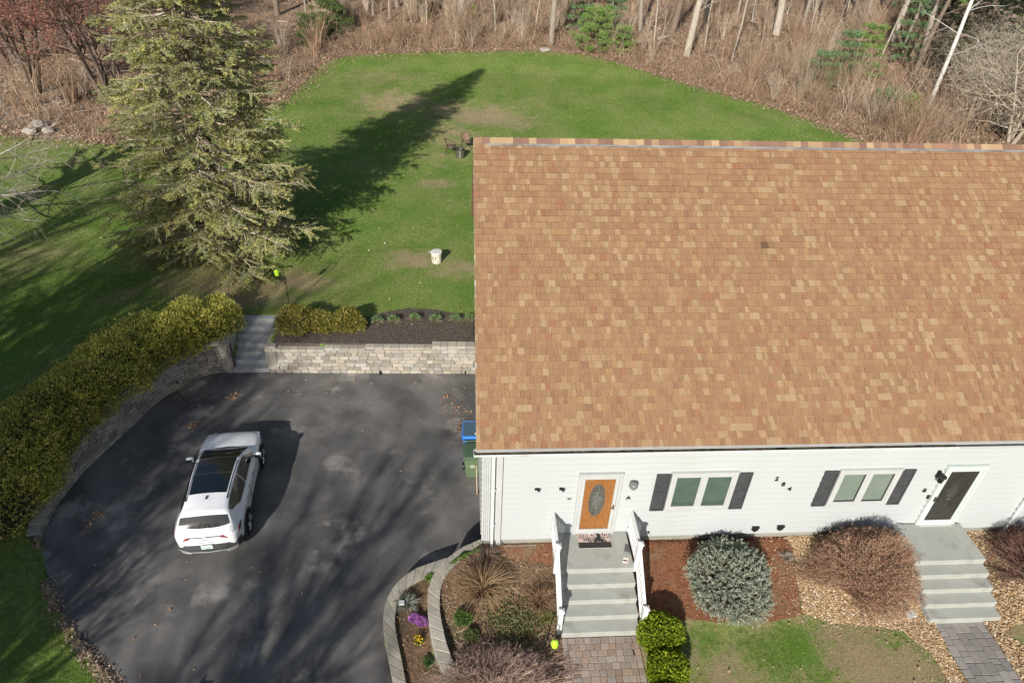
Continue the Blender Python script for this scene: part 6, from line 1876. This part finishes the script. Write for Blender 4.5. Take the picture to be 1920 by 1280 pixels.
# young pines and evergreen undergrowth
def pine(name, loc, H_, R_, seed, pal, label, layers=5, dens=1.0):
    o = empty(name, loc, 0, label, 'tree', 'young evergreens in the woods'); R = np.random.default_rng(seed)
    P0, P1, ra, rb, Q, D, C_ = [], [], [], [], [], [], []
    for l in range(layers):
        z = H_*(.12+.85*l/max(layers-1, 1)); rr_ = R_*(1-.6*l/layers)*R.uniform(.8, 1.1)
        for k in range(6):
            a = 2*math.pi*(k+R.random()*.8)/6; L_ = rr_*R.uniform(.6, 1.1)
            e = np.array([math.cos(a)*L_, math.sin(a)*L_, z+L_*.12])
            P0.append((0, 0, z)); P1.append(e); ra.append(.03); rb.append(.01)
            for q in range(int(7*dens)):
                u = R.uniform(.35, 1.05); c = np.array([0, 0, z])*(1-u)+e*u+R.normal(size=3)*np.array([.16, .16, .07])*R_*.5
                n = 22; d = unit(R.normal(size=(n, 3))+np.array([math.cos(a)*.4, math.sin(a)*.4, .5]))
                Q.append(np.repeat(c[None], n, 0)+R.normal(size=(n, 3))*.06); D.append(d); C_.append(np.repeat(np.array(pal[int(R.integers(0, len(pal)))])[None]*R.uniform(.8, 1.2), n, 0))
    Q = np.concatenate(Q); D = np.concatenate(D); C_ = np.concatenate(C_); l_ = R.uniform(.14, .26, len(Q))
    V, F = seg_mesh(np.array([(0, 0, -.1)]), np.array([(0, 0, H_)]), np.array([.06]), np.array([.015]), 8)
    put('trunk', (V, F), np.tile((.2,.15,.12), (len(V), 1)), M_BARK, o)
    V, F = seg_mesh(np.array(P0), np.array(P1), np.array(ra), np.array(rb), 4); put('branches', (V, F), np.tile((.2,.15,.12), (len(V), 1)), M_BARK, o)
    put('needles', leaf_mesh(Q, D, rand_dirs(len(Q)), l_, l_*.22), rep(C_, 4), M_LEAF, o)
PG = [(.24,.36,.09),(.18,.29,.08),(.3,.4,.13)]; PD = [(.13,.2,.06),(.17,.24,.08),(.09,.14,.05)]; PB_ = [(.2,.32,.14),(.16,.26,.12)]
for px, py, H_, R_, pal, ly, dn, lb in [(1115,98,3.4,2.5,PG,6,1.6,'bright green pine bush at the back edge of the lawn'),(1150,70,3.2,1.6,PB_,5,1.0,'bluish young pine behind the bright green pine bush'),(622,66,3.4,2.4,PD,6,1.6,'dark green evergreen bush right of the big spruce'),
        (1575,150,3.6,1.8,PB_,5,1.0,'young pine with open layered boughs above the roof ridge'),(1655,222,1.7,2.3,PB_,3,1.5,'low spreading young pine left of the white birch'),(1690,125,5.5,1.8,PB_,6,.9,'taller young pine with layered boughs left of the birch'),(885,48,1.6,.6,[(.2,.34,.05)],3,1.0,'small fresh green bush at the foot of the broad pale trunk'),(790,36,2.4,.8,PD,4,.8,'small dark pine left of the broad pale trunk'),(1082,62,4.0,1.6,PB_,5,1.3,'taller bluish pine just left of the bright green pine bush'),(1165,100,2.0,1.3,PG,4,1.3,'low green pine right of the bright green pine bush'),(1530,165,2.6,1.7,PB_,4,1.3,'low pine in the brush left of the open layered pine'),(1612,150,4.2,1.9,PG,6,1.2,'fresh green pine between the layered pines on the right'),(1690,225,1.5,1.8,PG,3,1.5,'low green pine beside the foot of the birch'),(585,88,2.4,1.7,PD,4,1.4,'dark evergreen shrub at the left end of the back lawn')]:
    pine('young_pine', gp(px, py), H_, R_, px, pal, lb, ly, dn)
# bent green boughs of a pine in the upper right
pine('young_pine', gp(1700, 60)+Vector((0, 0, 2.0)), 3.0, 2.6, 77, PB_, 'high pine boughs among the pale trunks at the upper right', 3, 1.6)

# brush, brambles and dead stems (one tangled mass)
def brush():
    P0, P1, ra, rb, C_ = [], [], [], [], []
    edge = np.array([(p.x, p.y) for p in catmull(fe, 6)])
    def at_edge(n, dmin, dmax):
        i = rng.integers(8, len(edge)-1, n); f = rng.random(n)[:, None]; c = edge[i-1]*(1-f)+edge[i]*f
        t = unit(edge[i]-edge[i-1]); nrm = np.stack([-t[:, 1], t[:, 0]], 1)
        d = rng.uniform(dmin, dmax, n)
        return c+nrm*d[:, None]
    # arching brambles at the edge
    n = 9000; b_ = at_edge(n, .6, 5.5); b_ = b_[(b_[:, 0] > -14) | (rng.random(n) < .2)]; n = len(b_); z = H(b_[:, 0], b_[:, 1])
    a = rng.uniform(0, 6.28, n); L_ = rng.uniform(.5, 1.7, n); h = rng.uniform(.25, 1.1, n)
    d = np.stack([np.cos(a), np.sin(a)], 1)
    Q = [np.concatenate([b_+d*(L_*u)[:, None], (z+h*np.sin(u*2.6)*1.1)[:, None]], 1) for u in (0, .35, .7, 1.0)]
    c = pick(n, [(.36,.25,.17,3),(.29,.19,.13,2),(.46,.35,.25,1.5),(.22,.14,.09,1)], .2)
    for k in range(3): P0.append(Q[k]); P1.append(Q[k+1]); ra.append(np.full(n, .011-.002*k)); rb.append(np.full(n, .009-.002*k)); C_.append(c)
    # upright stems further in
    n = 5200; b_ = at_edge(n, 2.0, 26); kk = (vnoise(b_[:, 0], b_[:, 1], 3.1) > .42) & (rng.random(n) < np.where(b_[:, 0] < -13, .12, .85)); b_ = b_[kk]; n = len(b_); z = H(b_[:, 0], b_[:, 1])
    h = rng.uniform(.6, 3.6, n); ln = rng.normal(size=(n, 2))*.3
    p = np.concatenate([b_, z[:, None]-.05], 1); c = pick(n, [(.33,.24,.17,3),(.43,.33,.24,2),(.24,.16,.11,2),(.52,.42,.32,1)], .18); r = .006+.0045*h
    for k in range(4):
        q = p.copy(); q[:, :2] += ln*(h/4)[:, None]+rng.normal(size=(n, 2))*.14; q[:, 2] += h/4
        P0.append(p); P1.append(q); ra.append(r*(1-k*.2)); rb.append(r*(1-(k+1)*.2)); C_.append(c)
        if k > 0:
            for _ in range(2):
                s = rand_dirs(n)*np.array([1, 1, .4])+np.array([0, 0, .7]); P0.append(q); P1.append(q+s*rng.uniform(.25, .9, (n, 1))); ra.append(r*.4); rb.append(r*.15+.001); C_.append(c*.95)
        p = q
    # many-stemmed bare bushes
    m_ = 1050; c0 = at_edge(m_, 1.2, 42); c0 = c0[(c0[:, 0] > -13) | (rng.random(m_) < .1)]; m_ = len(c0); k = 36
    hh = rng.uniform(.8, 4.2, m_); n = m_*k; ci = np.repeat(np.arange(m_), k)
    a = rng.uniform(0, 6.28, n); q_ = np.sqrt(rng.random(n)); H0 = hh[ci]*rng.uniform(.55, 1.05, n)
    d = np.stack([np.cos(a), np.sin(a)], 1)*q_[:, None]
    b_ = c0[ci]+d*.15; z = H(b_[:, 0], b_[:, 1])
    tone = pick(m_, [(.3,.21,.14,3),(.4,.31,.23,2.5),(.22,.15,.1,2),(.36,.23,.16,1),(.46,.38,.3,1.5)], .2)[ci]*rng.uniform(.8, 1.2, (n, 1))
    Q = [np.concatenate([b_+d*(H0*.5*u**1.4)[:, None]+rng.normal(size=(n, 2))*.05*u, (z+H0*(u-.18*q_*u*u))[:, None]], 1) for u in (0, .35, .7, 1.0)]
    r = .004+.004*H0
    for j in range(3): P0.append(Q[j]); P1.append(Q[j+1]); ra.append(r*(1-.25*j)); rb.append(r*(.75-.25*j)+.001); C_.append(tone)
    for _ in range(2):
        f_ = rng.random((n, 1)); s0 = Q[2]*(1-f_)+Q[3]*f_ if _ else Q[1]*(1-f_)+Q[2]*f_
        P0.append(s0); P1.append(s0+rand_dirs(n)*np.array([1, 1, .6])*rng.uniform(.15, .6, (n, 1))+np.array([0, 0, .12])); ra.append(r*.45); rb.append(r*.2+.0008); C_.append(tone)
    # fallen branches
    n = 420; b_ = at_edge(n, .8, 24); z = H(b_[:, 0], b_[:, 1]); a = rng.uniform(0, 6.28, n); L_ = rng.uniform(.4, 2.0, n)
    p = np.concatenate([b_, z[:, None]+.08], 1); q = p+np.stack([np.cos(a)*L_, np.sin(a)*L_, rng.uniform(-.02, .4, n)], 1)
    P0.append(p); P1.append(q); ra.append(rng.uniform(.015, .06, n)); rb.append(np.full(n, .012)); C_.append(pick(n, [(.45,.38,.3),(.3,.24,.18)], .2))
    V, F = seg_mesh(np.concatenate(P0), np.concatenate(P1), np.concatenate(ra), np.concatenate(rb), 3)
    o = link('brush', np_mesh('brush', V, F, M_TWIG, col=rep(np.concatenate(C_), 6))); tag(o, 'tangled bare brush and brambles along the wood edge', None, None, 'stuff')
brush()
lg = empty('fallen_log', gp(1205, 92), rad(-12), 'pale fallen log between the trunks in the woods', 'log')
MB().tube([(-2.6,0,.3),(-1,.05,.5),(.6,0,.75),(2.2,.1,1.2)], [.22,.2,.18,.14], 10).build('log', pm('fallen_log_bark', (.36,.29,.22), (.28,.22,.17), 5, .95, .8, 14), lg, smooth=True)
MB().tube([(.6,0,.75),(1.0,-.7,1.2)], [.08,.03], 7).build('stub', pm('log_stub', (.36,.29,.22)), lg)

# bare trees left of and behind the viewpoint: out of the picture, but their shade falls over lawn, hedge and drive
O_SH = dict(levels=4, step=[1.1,.8,.6,.5], wob=[.05,.14,.18,.2], up=[.02,.1,.08,.06], taper=.6, kids=[22,10,7,0], bare=[.22,.12,.12,0], ang=[.75,.7,.7,0], len=[.45,.5,.5,0], thin=[.55,.6,.7,0])
S1 = tree_mesh(O_SH, 15, .42, 41, BROWN); S2 = tree_mesh(O_SH, 13, .38, 42, BROWN)
spots = [(-18.8,-16.5,S1,.2,.85),(-22.3,-9.5,S2,1.1,1.0),(-20,-20.5,S1,2.2,1.15),(-24.5,-7,S1,3.3,1.0),(-22,-17,S2,4.0,1.2),(-28,-1.5,S2,5.0,1.05),(-14.5,-26.5,S2,.9,1.15),(-20.5,-4.5,S1,.7,.95),(-26,-12.5,S1,5.4,1.15),(-23,-25.5,S1,1.6,1.25),(-15.2,-12,S2,2.0,.62),(-18.4,-9.5,S1,.9,.6),(-11.6,-15.8,S1,4.4,.58)]
lbs = ['tree just left of the viewpoint','tree left of the driveway mouth','tall tree in front of the driveway mouth','tree on the left lawn out of view','tall tree left of the street','tree far left on the lawn','tree by the street','tree on the left verge','tall tree far out on the left','tallest tree beyond the street','low tree at the left side of the drive','low tree on the verge by the hedge end','low tree at the right side of the drive mouth']
for (x, y, me_, rz, sc), lb in zip(spots, lbs):
    tree_thing('bare_shade_tree', (x, y, -1.2), me_, rz, sc, 'bare '+lb+' that shades the ground', 'tree', 'bare trees that shade the driveway')
# old trunk whose long shadow crosses the left lawn, and pale low boughs reaching in at the left edge
OT = tree_mesh(dict(O_BARE, kids=[9,6,4,0], bare=[.62,.2,.2,0], taper=.45), 9.5, .75, 51, (.3,.25,.2), n0=14)
tree_thing('old_tree', (-25.6, 13.2, h1(-25.6, 13.2)), OT, 1.2, 1.0, 'thick old tree left of the lawn whose trunk shadow crosses it')
R_ = np.random.default_rng(61); O_LE = dict(O_BARE, levels=4, kids=[0,11,8,0], up=[0,.0,-.03,-.04], wob=[.05,.1,.16,.2], bare=[0,.15,.1,0], len=[.5,.5,.5,0])
out = [[], [], [], []]; tips = []
LEP = np.array([-23.6, 17.2, h1(-23.6, 17.2)])
for a_, z_, L_ in ((.1,2.2,3.6),(.45,1.6,3.4),(.75,2.9,3.9),(1.0,2.0,4.4),(1.25,3.4,4.6),(.3,3.6,3.4),(-.3,2.6,3.2),(-1.2,4.0,3),(2.4,3.5,3),(3.6,3.0,3),(4.4,4.2,3)):
    grow(np.array([0, 0, z_*.8]), np.array([math.cos(a_), math.sin(a_), .06]), L_*1.55, .055, 1, O_LE, out, tips, R_)
tz = np.linspace(-.2, 7.5, 8); tp_ = np.stack([np.sin(tz*.5)*.12, np.cos(tz*.6)*.1, tz], 1)
V, F = seg_mesh(tp_[:-1], tp_[1:], .15*(1-tz[:-1]/9), .15*(1-tz[1:]/9), 10); t0 = np_mesh('trunk', V, F, M_BARK, col=np.tile((.4,.35,.29), (len(V), 1)), smooth=True)
vf = join(*[seg_mesh(*seg_arr(o_), 4) for o_ in out[1:]]); b0 = np_mesh('branches', vf[0], vf[1], M_BARK, col=np.tile((.55,.5,.43), (len(vf[0]), 1)))
tree_thing('bare_tree', tuple(LEP), (t0, b0), 0, 1.0, 'pale bare tree whose low boughs reach in at the left edge')
